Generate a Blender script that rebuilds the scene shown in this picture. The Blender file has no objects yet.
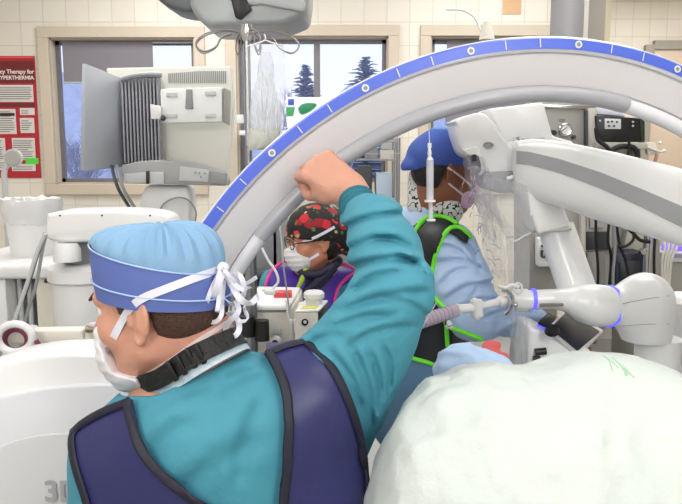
import bpy, bmesh, math, random
import numpy as np
from mathutils import Vector, Matrix, Euler
from mathutils.bvhtree import BVHTree
random.seed(4)
C = bpy.context.scene.collection
S = bpy.context.scene
# ------------------------------------------------------------------ camera
F = 731.0; TH = math.radians(8.0); H = 1.70
cd = bpy.data.cameras.new('camera'); cam = bpy.data.objects.new('camera', cd); C.objects.link(cam)
cam.location = (0, 0, H); cam.rotation_euler = (math.pi/2 - TH, 0, 0)
cd.sensor_width = 36; cd.lens = 36*F/682; cd.clip_start = .05; cd.clip_end = 200
S.camera = cam
# ------------------------------------------------------------------ world / light / exposure
w = bpy.data.worlds.new('world'); S.world = w; w.use_nodes = True
nt = w.node_tree; bg = nt.nodes['Background']
tc = nt.nodes.new('ShaderNodeTexCoord'); sp = nt.nodes.new('ShaderNodeSeparateXYZ'); cr = nt.nodes.new('ShaderNodeValToRGB')
nt.links.new(tc.outputs['Generated'], sp.inputs[0]); nt.links.new(sp.outputs['Z'], cr.inputs[0]); nt.links.new(cr.outputs[0], bg.inputs[0])
cr.color_ramp.elements[0].position = 0.0; cr.color_ramp.elements[0].color = (.84, .87, 1.0, 1)
cr.color_ramp.elements[1].position = 0.35; cr.color_ramp.elements[1].color = (.66, .74, 1.0, 1)
bg.inputs[1].default_value = 1.25
S.view_settings.view_transform = 'Standard'; S.view_settings.look = 'None'
S.view_settings.exposure = 0.0; S.view_settings.gamma = 1.0; S.view_settings.use_curve_mapping = False
S.cycles.max_bounces = 6; S.cycles.transparent_max_bounces = 16; S.cycles.use_denoising = True
LAMPS = [(-1.3, -1.2), (1.3, -1.2), (-1.3, 1.0), (1.3, 1.0), (-1.3, 3.0), (1.3, 3.0), (-1.3, 5.2), (1.3, 5.2), (3.4, 7.2)]  # pair behind the viewer and last one near the far wall are added fill
LPOWS = [23, 23, 7, 7, 20, 20, 38, 38, 36]; CEIL = 3.5
for (lx, ly), LPOW in zip(LAMPS, LPOWS):
    ld = bpy.data.lights.new('ceiling_panel_light', 'AREA'); ld.shape = 'RECTANGLE'; ld.size = 1.2; ld.size_y = 1.1; ld.energy = LPOW; ld.color = (.985, .99, 1)
    lo = bpy.data.objects.new('ceiling_panel_light', ld); C.objects.link(lo); lo.location = (lx, ly, CEIL-.06)

# ------------------------------------------------------------------ helpers
def ray(px, py):
    u = (px-341)/F; v = (252-py)/F
    return Vector((u, math.cos(TH)+v*math.sin(TH), -math.sin(TH)+v*math.cos(TH)))
CAM = Vector((0, 0, H))
def at(px, py, Y):
    d = ray(px, py); return CAM + d*(Y/d.y)
def topx(X, Y, Z):
    Z = Z-H; d = Y*math.cos(TH)-Z*math.sin(TH); d = np.maximum(d, .05)
    return 341+F*X/d, 252-F*(Y*math.sin(TH)+Z*math.cos(TH))/d

def lin(c):
    o = []
    for v in c:
        v = v/255; o.append(v/12.92 if v <= .04045 else ((v+.055)/1.055)**2.4)
    return (*o, 1)
def mat(name, col, rough=.5, metal=0, bump=0, bscale=60, var=0, vscale=8, emit=None, es=1, alpha=None, coat=0, sss=0, spec=None, aniso=None):
    m = bpy.data.materials.new(name); m.use_nodes = True; n = m.node_tree; L = n.links; b = n.nodes['Principled BSDF']
    c = lin(col); b.inputs['Base Color'].default_value = c; b.inputs['Roughness'].default_value = rough; b.inputs['Metallic'].default_value = metal
    if coat: b.inputs['Coat Weight'].default_value = coat
    if spec is not None: b.inputs['Specular IOR Level'].default_value = spec
    if sss:
        b.inputs['Subsurface Weight'].default_value = sss; b.inputs['Subsurface Radius'].default_value = (.02, .008, .004)
    tcn = n.nodes.new('ShaderNodeTexCoord')
    if var or bump:
        mp = n.nodes.new('ShaderNodeMapping'); L.new(tcn.outputs['Object'], mp.inputs[0])
        if aniso: mp.inputs['Scale'].default_value = aniso
    if var:
        nz = n.nodes.new('ShaderNodeTexNoise'); nz.inputs['Scale'].default_value = vscale; nz.inputs['Detail'].default_value = 4; L.new(mp.outputs[0], nz.inputs[0])
        mx = n.nodes.new('ShaderNodeMix'); mx.data_type = 'RGBA'; L.new(nz.outputs[0], mx.inputs[0])
        mx.inputs[6].default_value = tuple(x*(1-var) for x in c[:3])+(1,); mx.inputs[7].default_value = tuple(min(1, x*(1+var)) for x in c[:3])+(1,)
        L.new(mx.outputs[2], b.inputs['Base Color'])
    if bump:
        nb = n.nodes.new('ShaderNodeTexNoise'); nb.inputs['Scale'].default_value = bscale; nb.inputs['Detail'].default_value = 5; L.new(mp.outputs[0], nb.inputs[0])
        bp = n.nodes.new('ShaderNodeBump'); bp.inputs['Strength'].default_value = bump; bp.inputs['Distance'].default_value = .01
        L.new(nb.outputs[0], bp.inputs['Height']); L.new(bp.outputs[0], b.inputs['Normal'])
    if emit: b.inputs['Emission Color'].default_value = lin(emit); b.inputs['Emission Strength'].default_value = es
    if alpha is not None: b.inputs['Alpha'].default_value = alpha
    return m
def clear_plastic(name, col, opac, rough=.12, bump=.6, bscale=25):
    """thin clear sheet: mostly transparent, with a glossy and slightly milky skin"""
    m = bpy.data.materials.new(name); m.use_nodes = True; n = m.node_tree; L = n.links
    out = n.nodes['Material Output']; n.nodes.remove(n.nodes['Principled BSDF'])
    tr = n.nodes.new('ShaderNodeBsdfTransparent'); gl = n.nodes.new('ShaderNodeBsdfGlossy'); df = n.nodes.new('ShaderNodeBsdfTranslucent'); d2 = n.nodes.new('ShaderNodeBsdfDiffuse')
    gl.inputs['Roughness'].default_value = rough; df.inputs[0].default_value = lin(col); d2.inputs[0].default_value = lin(col)
    a0 = n.nodes.new('ShaderNodeAddShader'); m0 = n.nodes.new('ShaderNodeMixShader'); m0.inputs[0].default_value = .5
    L.new(df.outputs[0], m0.inputs[1]); L.new(d2.outputs[0], m0.inputs[2])
    m1 = n.nodes.new('ShaderNodeMixShader'); m1.inputs[0].default_value = opac; L.new(tr.outputs[0], m1.inputs[1]); L.new(m0.outputs[0], m1.inputs[2])
    lw = n.nodes.new('ShaderNodeLayerWeight'); lw.inputs[0].default_value = .12
    mc = n.nodes.new('ShaderNodeMath'); mc.operation = 'MINIMUM'; mc.inputs[1].default_value = .16; L.new(lw.outputs['Fresnel'], mc.inputs[0])
    m2 = n.nodes.new('ShaderNodeMixShader'); L.new(mc.outputs[0], m2.inputs[0]); L.new(m1.outputs[0], m2.inputs[1]); L.new(gl.outputs[0], m2.inputs[2])
    tcn = n.nodes.new('ShaderNodeTexCoord'); nb = n.nodes.new('ShaderNodeTexNoise'); nb.inputs['Scale'].default_value = bscale; L.new(tcn.outputs['Object'], nb.inputs[0])
    bp = n.nodes.new('ShaderNodeBump'); bp.inputs['Strength'].default_value = bump; bp.inputs['Distance'].default_value = .02
    L.new(nb.outputs[0], bp.inputs['Height'])
    for x in (gl, d2): L.new(bp.outputs[0], x.inputs['Normal'])
    L.new(bp.outputs[0], lw.inputs['Normal']); L.new(m2.outputs[0], out.inputs[0])
    return m

def tag(o, label=None, cat=None, group=None, kind=None):
    if label: o['label'] = label
    if cat: o['category'] = cat
    if group: o['group'] = group
    if kind: o['kind'] = kind
    return o
def thing(name, label, cat, loc, group=None):
    o = bpy.data.objects.new(name, None); C.objects.link(o); o.location = loc; o.empty_display_size = .05
    return tag(o, label, cat, group)
def wloc(o):
    v = Vector((0, 0, 0))
    while o: v += o.location; o = o.parent
    return v
def link(name, me, m, parent=None):
    """me has world coordinates; the parent's place is taken off"""
    o = bpy.data.objects.new(name, me); C.objects.link(o)
    if parent is not None:
        me.transform(Matrix.Translation(-wloc(parent))); o.parent = parent
    if m and not me.materials: me.materials.append(m)
    return o
def dup(o, dvec, parent=None, label=None):
    c = o.copy(); C.objects.link(c); c.parent = parent
    if parent is None: c.location = o.location+Vector(dvec)
    if label: c['label'] = label
    for ch in list(o.children): dup(ch, dvec, c)
    return c

class M:
    def __init__(s): s.bm = bmesh.new()
    def _add(s, bm2):
        me = bpy.data.meshes.new('t'); bm2.to_mesh(me); bm2.free(); s.bm.from_mesh(me); bpy.data.meshes.remove(me); return s
    def box(s, c, size, rot=None, bev=0, seg=2):
        b = bmesh.new(); bmesh.ops.create_cube(b, size=1)
        bmesh.ops.scale(b, vec=size, verts=b.verts)
        if bev: bmesh.ops.bevel(b, geom=list(b.edges), offset=min(bev, min(size)*.49), segments=seg, affect='EDGES', profile=.5)
        if rot is not None: bmesh.ops.transform(b, matrix=(rot if isinstance(rot, Matrix) else Euler(rot).to_matrix()).to_4x4(), verts=b.verts)
        bmesh.ops.translate(b, vec=c, verts=b.verts); return s._add(b)
    def slab(s, pts, vec, bev=0, seg=2):
        """outline of 3D points pushed along vec: a solid plate or block"""
        b = bmesh.new(); vs = [b.verts.new(p) for p in pts]; f = b.faces.new(vs)
        r = bmesh.ops.extrude_face_region(b, geom=[f]); nv = [v for v in r['geom'] if isinstance(v, bmesh.types.BMVert)]
        bmesh.ops.translate(b, vec=vec, verts=nv); bmesh.ops.recalc_face_normals(b, faces=b.faces)
        if bev: bmesh.ops.bevel(b, geom=list(b.edges), offset=bev, segments=seg, affect='EDGES', profile=.5)
        return s._add(b)
    def loft(s, rings, cap=True, closed=True, loop=False):
        b = bmesh.new(); R = [[b.verts.new(p) for p in r] for r in rings]; n = len(R[0])
        pairs = list(zip(R[:-1], R[1:]))+([(R[-1], R[0])] if loop else [])
        for a, c in pairs:
            for i in range(n if closed else n-1):
                j = (i+1) % n; b.faces.new((a[i], a[j], c[j], c[i]))
        if cap and closed and not loop: b.faces.new(R[0][::-1]); b.faces.new(R[-1])
        bmesh.ops.recalc_face_normals(b, faces=b.faces)
        return s._add(b)
    def tube(s, pts, r, seg=10, smooth=0, flat=1.0, up=None, loop=False):
        pts = [Vector(p) for p in pts]
        rs = list(r) if hasattr(r, '__len__') else [r]*len(pts)
        if smooth:
            P = []; Q = []; n = len(pts); rng = n if loop else n-1
            for i in range(rng):
                g = (lambda k: pts[k % n]) if loop else (lambda k: pts[max(0, min(n-1, k))])
                p0, p1, p2, p3 = g(i-1), g(i), g(i+1), g(i+2)
                for k in range(smooth):
                    t = k/smooth
                    P.append(.5*((2*p1)+(p2-p0)*t+(2*p0-5*p1+4*p2-p3)*t*t+(3*p1-p0-3*p2+p3)*t**3)); Q.append(rs[i]*(1-t)+rs[(i+1) % n]*t)
            if not loop: P.append(pts[-1]); Q.append(rs[-1])
            pts, rs = P, Q
        rings = []; prev = None; n = len(pts)
        for i, p in enumerate(pts):
            t = (pts[(i+1) % n]-pts[i-1]) if loop else (pts[min(i+1, n-1)]-pts[max(i-1, 0)])
            t = t.normalized() if t.length > 1e-9 else Vector((0, 0, 1))
            if up is not None: a = up[i] if isinstance(up, list) and len(up) == n else (up[0] if isinstance(up, list) else up); a = Vector(a)
            elif prev is None: a = Vector((0, 0, 1)) if abs(t.z) < .9 else Vector((1, 0, 0))
            else: a = prev
            a = (a-t*a.dot(t)); a = a.normalized() if a.length > 1e-6 else t.orthogonal().normalized()
            prev = a; bb = t.cross(a)
            rings.append([p+(a*math.cos(q)*flat+bb*math.sin(q))*rs[i] for q in [2*math.pi*k/seg for k in range(seg)]])
        return s.loft(rings, loop=loop)
    def cyl(s, p0, p1, r0, r1=None, seg=28): return s.tube([p0, p1], [r0, r1 if r1 is not None else r0], seg)
    def lathe(s, prof, c, axis=(0, 0, 1), seg=32):
        ax = Vector(axis).normalized(); u = ax.orthogonal().normalized(); v = ax.cross(u); c = Vector(c)
        rings = [[c+ax*z+(u*math.cos(q)+v*math.sin(q))*max(r, 1e-4) for q in [2*math.pi*k/seg for k in range(seg)]] for r, z in prof]
        return s.loft(rings)
    def ball(s, c, r, sub=2, rot=None):
        b = bmesh.new(); bmesh.ops.create_icosphere(b, subdivisions=sub, radius=1)
        rr = r if hasattr(r, '__len__') else (r, r, r); bmesh.ops.scale(b, vec=rr, verts=b.verts)
        if rot is not None: bmesh.ops.transform(b, matrix=rot.to_4x4(), verts=b.verts)
        bmesh.ops.translate(b, vec=c, verts=b.verts); return s._add(b)
    def ribbon(s, pts, nors, wd, th=.0012):
        b = bmesh.new(); rings = []; n = len(pts); pts = [Vector(p) for p in pts]
        for i, p in enumerate(pts):
            t = (pts[min(i+1, n-1)]-pts[max(i-1, 0)]).normalized(); nn = Vector(nors[i]).normalized(); sd = t.cross(nn).normalized()
            ww = wd[i] if hasattr(wd, '__len__') else wd
            rings.append([p+sd*ww/2, p-sd*ww/2, p-sd*ww/2+nn*th, p+sd*ww/2+nn*th])
        b.free(); return s.loft(rings)
    def build(s, name, m, parent=None, smooth=True, ang=35):
        me = bpy.data.meshes.new(name); s.bm.to_mesh(me); s.bm.free()
        if smooth:
            me.polygons.foreach_set('use_smooth', [True]*len(me.polygons))
            try: me.set_sharp_from_angle(angle=math.radians(ang))
            except Exception: pass
        return link(name, me, m, parent)

# ---- signed distance modelling: bodies, cloth, drapes as one continuous surface
def smin(a, b, k):
    if k <= 0: return np.minimum(a, b)
    h = np.maximum(k-np.abs(a-b), 0)/k; return np.minimum(a, b)-h*h*k*.25
def ell(c, r, R=None, k=.03): return ('e', Vector(c), tuple(r), R, k, 1)
def cap(p0, p1, r0, r1=None, k=.03): return ('c', Vector(p0), Vector(p1), r0, r1 if r1 is not None else r0, k, 1)
def bx(c, h, R=None, rd=.01, k=.02): return ('b', Vector(c), tuple(h), R, rd, k, 1)
def neg(p): return p[:-1]+(-1,)
def pd(p, X, Y, Z, infl=0):
    if p[0] == 'e':
        c, r, R = p[1], p[2], p[3]; x, y, z = X-c.x, Y-c.y, Z-c.z
        if R is not None:
            a = np.array(R.to_3x3().transposed()); x, y, z = [a[i, 0]*x+a[i, 1]*y+a[i, 2]*z for i in range(3)]
        r = [max(q+infl, .002) for q in r]
        k0 = np.sqrt((x/r[0])**2+(y/r[1])**2+(z/r[2])**2); k1 = np.sqrt((x/r[0]**2)**2+(y/r[1]**2)**2+(z/r[2]**2)**2)
        return np.where(k1 > 1e-6, k0*(k0-1)/np.maximum(k1, 1e-6), -min(r))
    if p[0] == 'c':
        a, b, r0, r1 = p[1:5]; d = b-a; L2 = max(d.length_squared, 1e-9)
        t = np.clip(((X-a.x)*d.x+(Y-a.y)*d.y+(Z-a.z)*d.z)/L2, 0, 1)
        return np.sqrt((X-a.x-t*d.x)**2+(Y-a.y-t*d.y)**2+(Z-a.z-t*d.z)**2)-(r0+(r1-r0)*t)-infl
    c, h, R, rd = p[1:5]; x, y, z = X-c.x, Y-c.y, Z-c.z
    if R is not None:
        a = np.array(R.to_3x3().transposed()); x, y, z = [a[i, 0]*x+a[i, 1]*y+a[i, 2]*z for i in range(3)]
    q = [np.abs(v)-hh+rd for v, hh in zip((x, y, z), h)]
    return np.sqrt(sum(np.maximum(v, 0)**2 for v in q))+np.minimum(np.maximum(np.maximum(q[0], q[1]), q[2]), 0)-rd-infl
def pbox(p):
    if p[0] == 'e': r = max(p[2]) if p[3] is not None else None; h = Vector((r,)*3) if r else Vector(p[2]); return p[1]-h, p[1]+h
    if p[0] == 'c':
        r = max(p[3], p[4]); return Vector([min(a, b)-r for a, b in zip(p[1], p[2])]), Vector([max(a, b)+r for a, b in zip(p[1], p[2])])
    r = Vector(p[2]).length if p[3] is not None else None; h = Vector((r,)*3) if r else Vector(p[2]); return p[1]-h, p[1]+h
def field(prims, vox, infl=0, pad=.03, lo=None, hi=None):
    bs = [pbox(p) for p in prims if p[-1] == 1]
    if lo is None: lo = np.array([min(b[0][i] for b in bs) for i in range(3)])-pad-abs(infl)
    if hi is None: hi = np.array([max(b[1][i] for b in bs) for i in range(3)])+pad+abs(infl)
    lo = np.array(lo, float); hi = np.array(hi, float)
    n = np.ceil((hi-lo)/vox).astype(int)+1; ax = [lo[i]+np.arange(n[i])*vox for i in range(3)]
    D = np.full(n, .15, np.float32)
    for p in prims:
        k = p[-2]; a, b = pbox(p); mg = .04+k+abs(infl)
        sl = tuple(slice(max(0, int((a[i]-mg-lo[i])/vox)), max(0, min(n[i], int((b[i]+mg-lo[i])/vox)+2))) for i in range(3))
        if any(q.stop <= q.start for q in sl): continue
        X = ax[0][sl[0]][:, None, None]; Y = ax[1][sl[1]][None, :, None]; Z = ax[2][sl[2]][None, None, :]
        d = pd(p, X, Y, Z, infl if p[-1] == 1 else -infl); d = np.broadcast_to(d, D[sl].shape)
        D[sl] = smin(D[sl], d, k) if p[-1] == 1 else -smin(-D[sl], d, k)
    return D, ax
def nets(D, ax, vox):
    I = D < 0; n = np.array(D.shape); c = n-1
    s = np.zeros(c, int); pos = np.zeros((*c, 3)); cnt = np.zeros(c)
    for i in (0, 1):
        for j in (0, 1):
            for k in (0, 1): s += I[i:i+c[0], j:j+c[1], k:k+c[2]]
    act = (s > 0) & (s < 8); ia = np.argwhere(act)
    if len(ia) == 0: return None
    P = np.zeros((len(ia), 3)); W = np.zeros(len(ia))
    cor = [(i, j, k) for i in (0, 1) for j in (0, 1) for k in (0, 1)]
    for a in cor:
        for axn in range(3):
            if a[axn] == 1: continue
            b = list(a); b[axn] = 1
            da = D[ia[:, 0]+a[0], ia[:, 1]+a[1], ia[:, 2]+a[2]]; db = D[ia[:, 0]+b[0], ia[:, 1]+b[1], ia[:, 2]+b[2]]
            m = (da < 0) != (db < 0); t = np.where(m, da/np.where(np.abs(da-db) < 1e-9, 1, da-db), 0)
            q = np.tile(np.array(a, float), (len(ia), 1)); q[:, axn] += t; P += q*m[:, None]; W += m
    P = P/W[:, None]+ia; V = P*vox+np.array([ax[0][0], ax[1][0], ax[2][0]])
    idx = -np.ones(c, int); idx[act] = np.arange(len(ia)); F4 = []
    for axn in range(3):
        sa = [slice(None)]*3; sb = [slice(None)]*3; sa[axn] = slice(0, -1); sb[axn] = slice(1, None)
        A = I[tuple(sa)]; B = I[tuple(sb)]; e = np.argwhere(A != B); u, v = [(1, 2), (2, 0), (0, 1)][axn]
        e = e[(e[:, u] > 0) & (e[:, v] > 0) & (e[:, u] < c[u]) & (e[:, v] < c[v])]
        ins = A[e[:, 0], e[:, 1], e[:, 2]]
        def g(du, dv):
            q = e.copy(); q[:, u] += du; q[:, v] += dv; return idx[q[:, 0], q[:, 1], q[:, 2]]
        Q = np.stack([g(-1, -1), g(0, -1), g(0, 0), g(-1, 0)], 1); Q[~ins] = Q[~ins][:, ::-1]; F4.append(Q)
    F4 = np.concatenate(F4); F4 = F4[(F4 >= 0).all(1)]
    return V, F4
def relax(V, F4, it):
    e = np.concatenate([F4[:, [0, 1]], F4[:, [1, 2]], F4[:, [2, 3]], F4[:, [3, 0]]])
    for q in range(it):
        s = np.zeros_like(V); w_ = np.zeros(len(V))
        for a, b in ((0, 1), (1, 0)):
            for ch in range(3): s[:, ch] += np.bincount(e[:, a], V[e[:, b], ch], len(V))
            w_ += np.bincount(e[:, a], minlength=len(V))
        V = V*.5+.5*s/np.maximum(w_, 1)[:, None]
    return V
def sdf_mesh(name, D, ax, vox, m, parent=None, it=1):
    D = D.copy(); D[0] = D[-1] = .1; D[:, 0] = D[:, -1] = .1; D[:, :, 0] = D[:, :, -1] = .1
    V, Q = nets(D, ax, vox); V = relax(V, Q, it)
    me = bpy.data.meshes.new(name); me.vertices.add(len(V)); me.vertices.foreach_set('co', V.astype(np.float32).ravel())
    me.loops.add(Q.size); me.loops.foreach_set('vertex_index', Q.astype(np.int32).ravel())
    me.polygons.add(len(Q)); me.polygons.foreach_set('loop_start', np.arange(0, Q.size, 4, dtype=np.int32))
    me.update(calc_edges=True); me.validate(); me.polygons.foreach_set('use_smooth', [True]*len(me.polygons))
    return link(name, me, m, parent)
def blob(name, prims, vox, m, parent=None, it=1, post=None, infl=0):
    D, ax = field(prims, vox, infl)
    if post is not None: D = post(ax[0][:, None, None], ax[1][None, :, None], ax[2][None, None, :], D)
    return sdf_mesh(name, D, ax, vox, m, parent, it)
def poly_sd(px, py, poly):
    """signed distance (pixels of the outline's own plane), negative inside"""
    d = np.full(px.shape, 1e9); ins = np.zeros(px.shape, bool); n = len(poly)
    for i in range(n):
        x0, y0 = poly[i]; x1, y1 = poly[(i+1) % n]; ex, ey = x1-x0, y1-y0
        t = np.clip(((px-x0)*ex+(py-y0)*ey)/(ex*ex+ey*ey), 0, 1); d = np.minimum(d, (px-x0-t*ex)**2+(py-y0-t*ey)**2)
        cnd = ((y0 > py) != (y1 > py)) & (px < (x1-x0)*(py-y0)/((y1-y0) if y1 != y0 else 1e-9)+x0); ins ^= cnd
    return np.where(ins, -1, 1)*np.sqrt(d)
def wnoise(X, Y, Z, sc, seed=0, n=5, stretch=(1, 1, 1)):
    """soft cloth folds: ridged sum of warped waves"""
    r = random.Random(seed); s = 0
    for i in range(n):
        v = Vector((r.gauss(0, 1)*stretch[0], r.gauss(0, 1)*stretch[1], r.gauss(0, 1)*stretch[2])).normalized()*sc*(1+.45*i)
        u = Vector((r.gauss(0, 1), r.gauss(0, 1), r.gauss(0, 1))).normalized()*sc*.7
        s = s+np.sin(X*v.x+Y*v.y+Z*v.z+1.8*np.sin(X*u.x+Y*u.y+Z*u.z+r.random()*6)+r.random()*6)/(1+.5*i)
    return s/n
def bvh(*objs):
    V = []; P = []
    for o in objs:
        off = len(V); wl = wloc(o)
        V += [v.co+wl for v in o.data.vertices]; P += [[off+i for i in p.vertices] for p in o.data.polygons]
    return BVHTree.FromPolygons(V, P)
def snap(px, py, T, off=.003, Y=None):
    d = ray(px, py).normalized(); h = T.ray_cast(CAM, d)
    if h[0] is None:
        if Y is None: return None
        return at(px, py, Y), Vector((0, -1, 0))
    n = h[1]; n = n if n.dot(d) < 0 else -n
    return h[0]+n*off, n
def dense(pts, step=4):
    o = []
    for (a, b), (c, d) in zip(pts[:-1], pts[1:]):
        n = max(1, int(math.hypot(c-a, d-b)/step)); o += [(a+(c-a)*i/n, b+(d-b)*i/n) for i in range(n)]
    return o+[pts[-1]]
def smooth2(pts, it=2):
    for q in range(it):
        n = [pts[0]]
        for a, b in zip(pts[:-1], pts[1:]): n += [(.75*a[0]+.25*b[0], .75*a[1]+.25*b[1]), (.25*a[0]+.75*b[0], .25*a[1]+.75*b[1])]
        pts = n+[pts[-1]]
    return pts
def snapline(pts, T, off=.002, step=5, it=1):
    o = []; last = None
    for p in dense(smooth2(pts, it), step):
        h = snap(p[0], p[1], T, off)
        if h is None:
            if last is None: continue
            h = (at(p[0], p[1], last.y), Vector((0, -1, 0)))
        o.append(h); last = h[0]
    for q in range(2):
        o = [o[0]]+[((a[0]+b[0]*2+c[0])/4, (a[1]+b[1]*2+c[1]).normalized()) for a, b, c in zip(o[:-2], o[1:-1], o[2:])]+[o[-1]]
    return o
def text(name, s, loc, size, m, parent=None, rot=(math.pi/2, 0, 0), ext=.0006, align='LEFT', bold=0):
    cu = bpy.data.curves.new(name, 'FONT'); cu.body = s; cu.size = size; cu.extrude = ext; cu.align_x = align; cu.offset = bold
    t = bpy.data.objects.new(name, cu); C.objects.link(t); t.location = loc; t.rotation_euler = rot
    bpy.context.view_layer.update(); me = bpy.data.meshes.new_from_object(t.evaluated_get(bpy.context.evaluated_depsgraph_get()))
    me.transform(t.matrix_world); bpy.data.objects.remove(t); me.materials.clear()
    return link(name, me, m, parent)
def pq(pts, Y): return [at(x, y, Y) for x, y in pts]

# ------------------------------------------------------------------ materials
white = mat('white_plastic', (226, 226, 226), .35, var=.03, vscale=3)
white2 = mat('satin_white_shell', (232, 232, 232), .28, coat=.2, var=.02, vscale=2)
offw = mat('warm_white_plastic', (216, 211, 200), .45, var=.04)
pale = mat('pale_grey_plastic', (190, 192, 194), .45, var=.04)
midg = mat('mid_grey_plastic', (140, 142, 145), .45, var=.05)
dkg = mat('dark_grey_plastic', (62, 64, 68), .45, var=.1)
blk = mat('black_plastic', (18, 18, 21), .4, var=.1)
rubber = mat('black_rubber', (14, 14, 16), .6, bump=.1)
steel = mat('brushed_steel', (150, 152, 155), .3, 1, var=.08, vscale=20)
chrome = mat('chrome', (205, 206, 210), .15, 1)
glassm = clear_plastic('window_glass', (235, 240, 250), .02, .02, 0)
clear = clear_plastic('clear_sheet', (240, 240, 244), .17, .15, .8, 22)
clear2 = clear_plastic('crumpled_clear_sheet', (232, 228, 242), .13, .18, 1.0, 45)
baglq = clear_plastic('bag_film', (236, 240, 242), .34, .12, .7, 30)
bluelit = mat('blue_status_light', (90, 90, 255), .4, emit=(92, 84, 255), es=1.1)
purplit = mat('purple_screen_light', (110, 80, 255), .4, emit=(140, 105, 255), es=.8)

# ------------------------------------------------------------------ setting
def wall_mat():
    m = bpy.data.materials.new('painted_block_wall'); m.use_nodes = True; n = m.node_tree; L = n.links; b = n.nodes['Principled BSDF']
    b.inputs['Roughness'].default_value = .45
    tcn = n.nodes.new('ShaderNodeTexCoord'); sx = n.nodes.new('ShaderNodeSeparateXYZ'); cb = n.nodes.new('ShaderNodeCombineXYZ'); ad = n.nodes.new('ShaderNodeMath')
    L.new(tcn.outputs['Object'], sx.inputs[0]); L.new(sx.outputs[0], ad.inputs[0]); L.new(sx.outputs[1], ad.inputs[1]); L.new(ad.outputs[0], cb.inputs[0]); L.new(sx.outputs[2], cb.inputs[1])
    br = n.nodes.new('ShaderNodeTexBrick'); L.new(cb.outputs[0], br.inputs[0]); br.offset = 0; br.squash = 1
    br.inputs['Scale'].default_value = 1; br.inputs['Brick Width'].default_value = .2; br.inputs['Row Height'].default_value = .2; br.inputs['Mortar Size'].default_value = .004; br.inputs['Mortar Smooth'].default_value = .6
    br.inputs['Color1'].default_value = lin((232, 225, 213)); br.inputs['Color2'].default_value = lin((227, 219, 206)); br.inputs['Mortar'].default_value = lin((208, 199, 185))
    L.new(br.outputs[0], b.inputs['Base Color'])
    bp = n.nodes.new('ShaderNodeBump'); bp.inputs['Strength'].default_value = .5; bp.inputs['Distance'].default_value = .004; bp.invert = True
    L.new(br.outputs['Fac'], bp.inputs['Height']); L.new(bp.outputs[0], b.inputs['Normal'])
    return m
wallm = wall_mat()
trimm = mat('beige_painted_trim', (204, 190, 172), .5, var=.03)
ceilm = mat('white_ceiling', (225, 224, 220), .8, bump=.1)
floorm = mat('speckled_vinyl_floor', (170, 172, 170), .3, var=.08, vscale=60)
WY = 6.6
def struct(name, mm, m, **k): return tag(mm.build(name, m, **k), kind='structure')
W1 = (at(49, 38, WY), at(198, 184, WY)); W2 = (at(236, 36.5, WY), at(387, 184, WY)); W3 = (at(431, 36.5, WY), at(566, 184, WY))
XL, XR, XE = -3.6, at(603, 20, WY).x, 4.6
zt = [w_[0].z for w_ in (W1, W2, W3)]; zb = W1[1].z
def wall_holes():
    g = M(); T = .18; y = WY+T/2; xs = XL
    zt0 = max(zt); 
    for (a, b) in (W1, W2, W3):
        g.box(((xs+a.x)/2, y, CEIL/2), (a.x-xs, T, CEIL)); 
        g.box(((a.x+b.x)/2, y, (a.z+CEIL)/2), (b.x-a.x, T, CEIL-a.z)); g.box(((a.x+b.x)/2, y, zb/2), (b.x-a.x, T, zb)); xs = b.x
    g.box(((xs+XR)/2, y, CEIL/2), (XR-xs, T, CEIL)); return g
struct('wall_back', wall_holes(), wallm, smooth=False)
YF = 8.8
struct('wall_far', M().box(((XR+XE)/2, YF+.1, CEIL/2), (XE-XR+.2, .2, CEIL)), wallm, smooth=False)
struct('wall_return', M().box((XR-.1, (WY+.18+YF)/2, CEIL/2), (.2, YF-WY-.18, CEIL)), wallm, smooth=False)
struct('wall_left', M().box((XL-.1, 2.45, CEIL/2), (.2, 8.9, CEIL)), wallm, smooth=False)
struct('wall_right', M().box((XE+.1, 3.5, CEIL/2), (.2, 11, CEIL)), wallm, smooth=False)
struct('wall_front', M().box(((XL+XE)/2, -2.1, CEIL/2), (XE-XL, .2, CEIL)), wallm, smooth=False)
struct('floor', M().box(((XL+XE)/2, 3.4, -.05), (XE-XL+.4, 11.4, .1)), floorm, smooth=False)
struct('ceiling', M().box(((XL+XE)/2, 3.4, CEIL+.05), (XE-XL+.4, 11.4, .1)), ceilm, smooth=False)
struct('baseboard_back', M().box(((XL+XR)/2, WY-.006, .05), (XR-XL, .012, .1)), midg, smooth=False)
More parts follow.
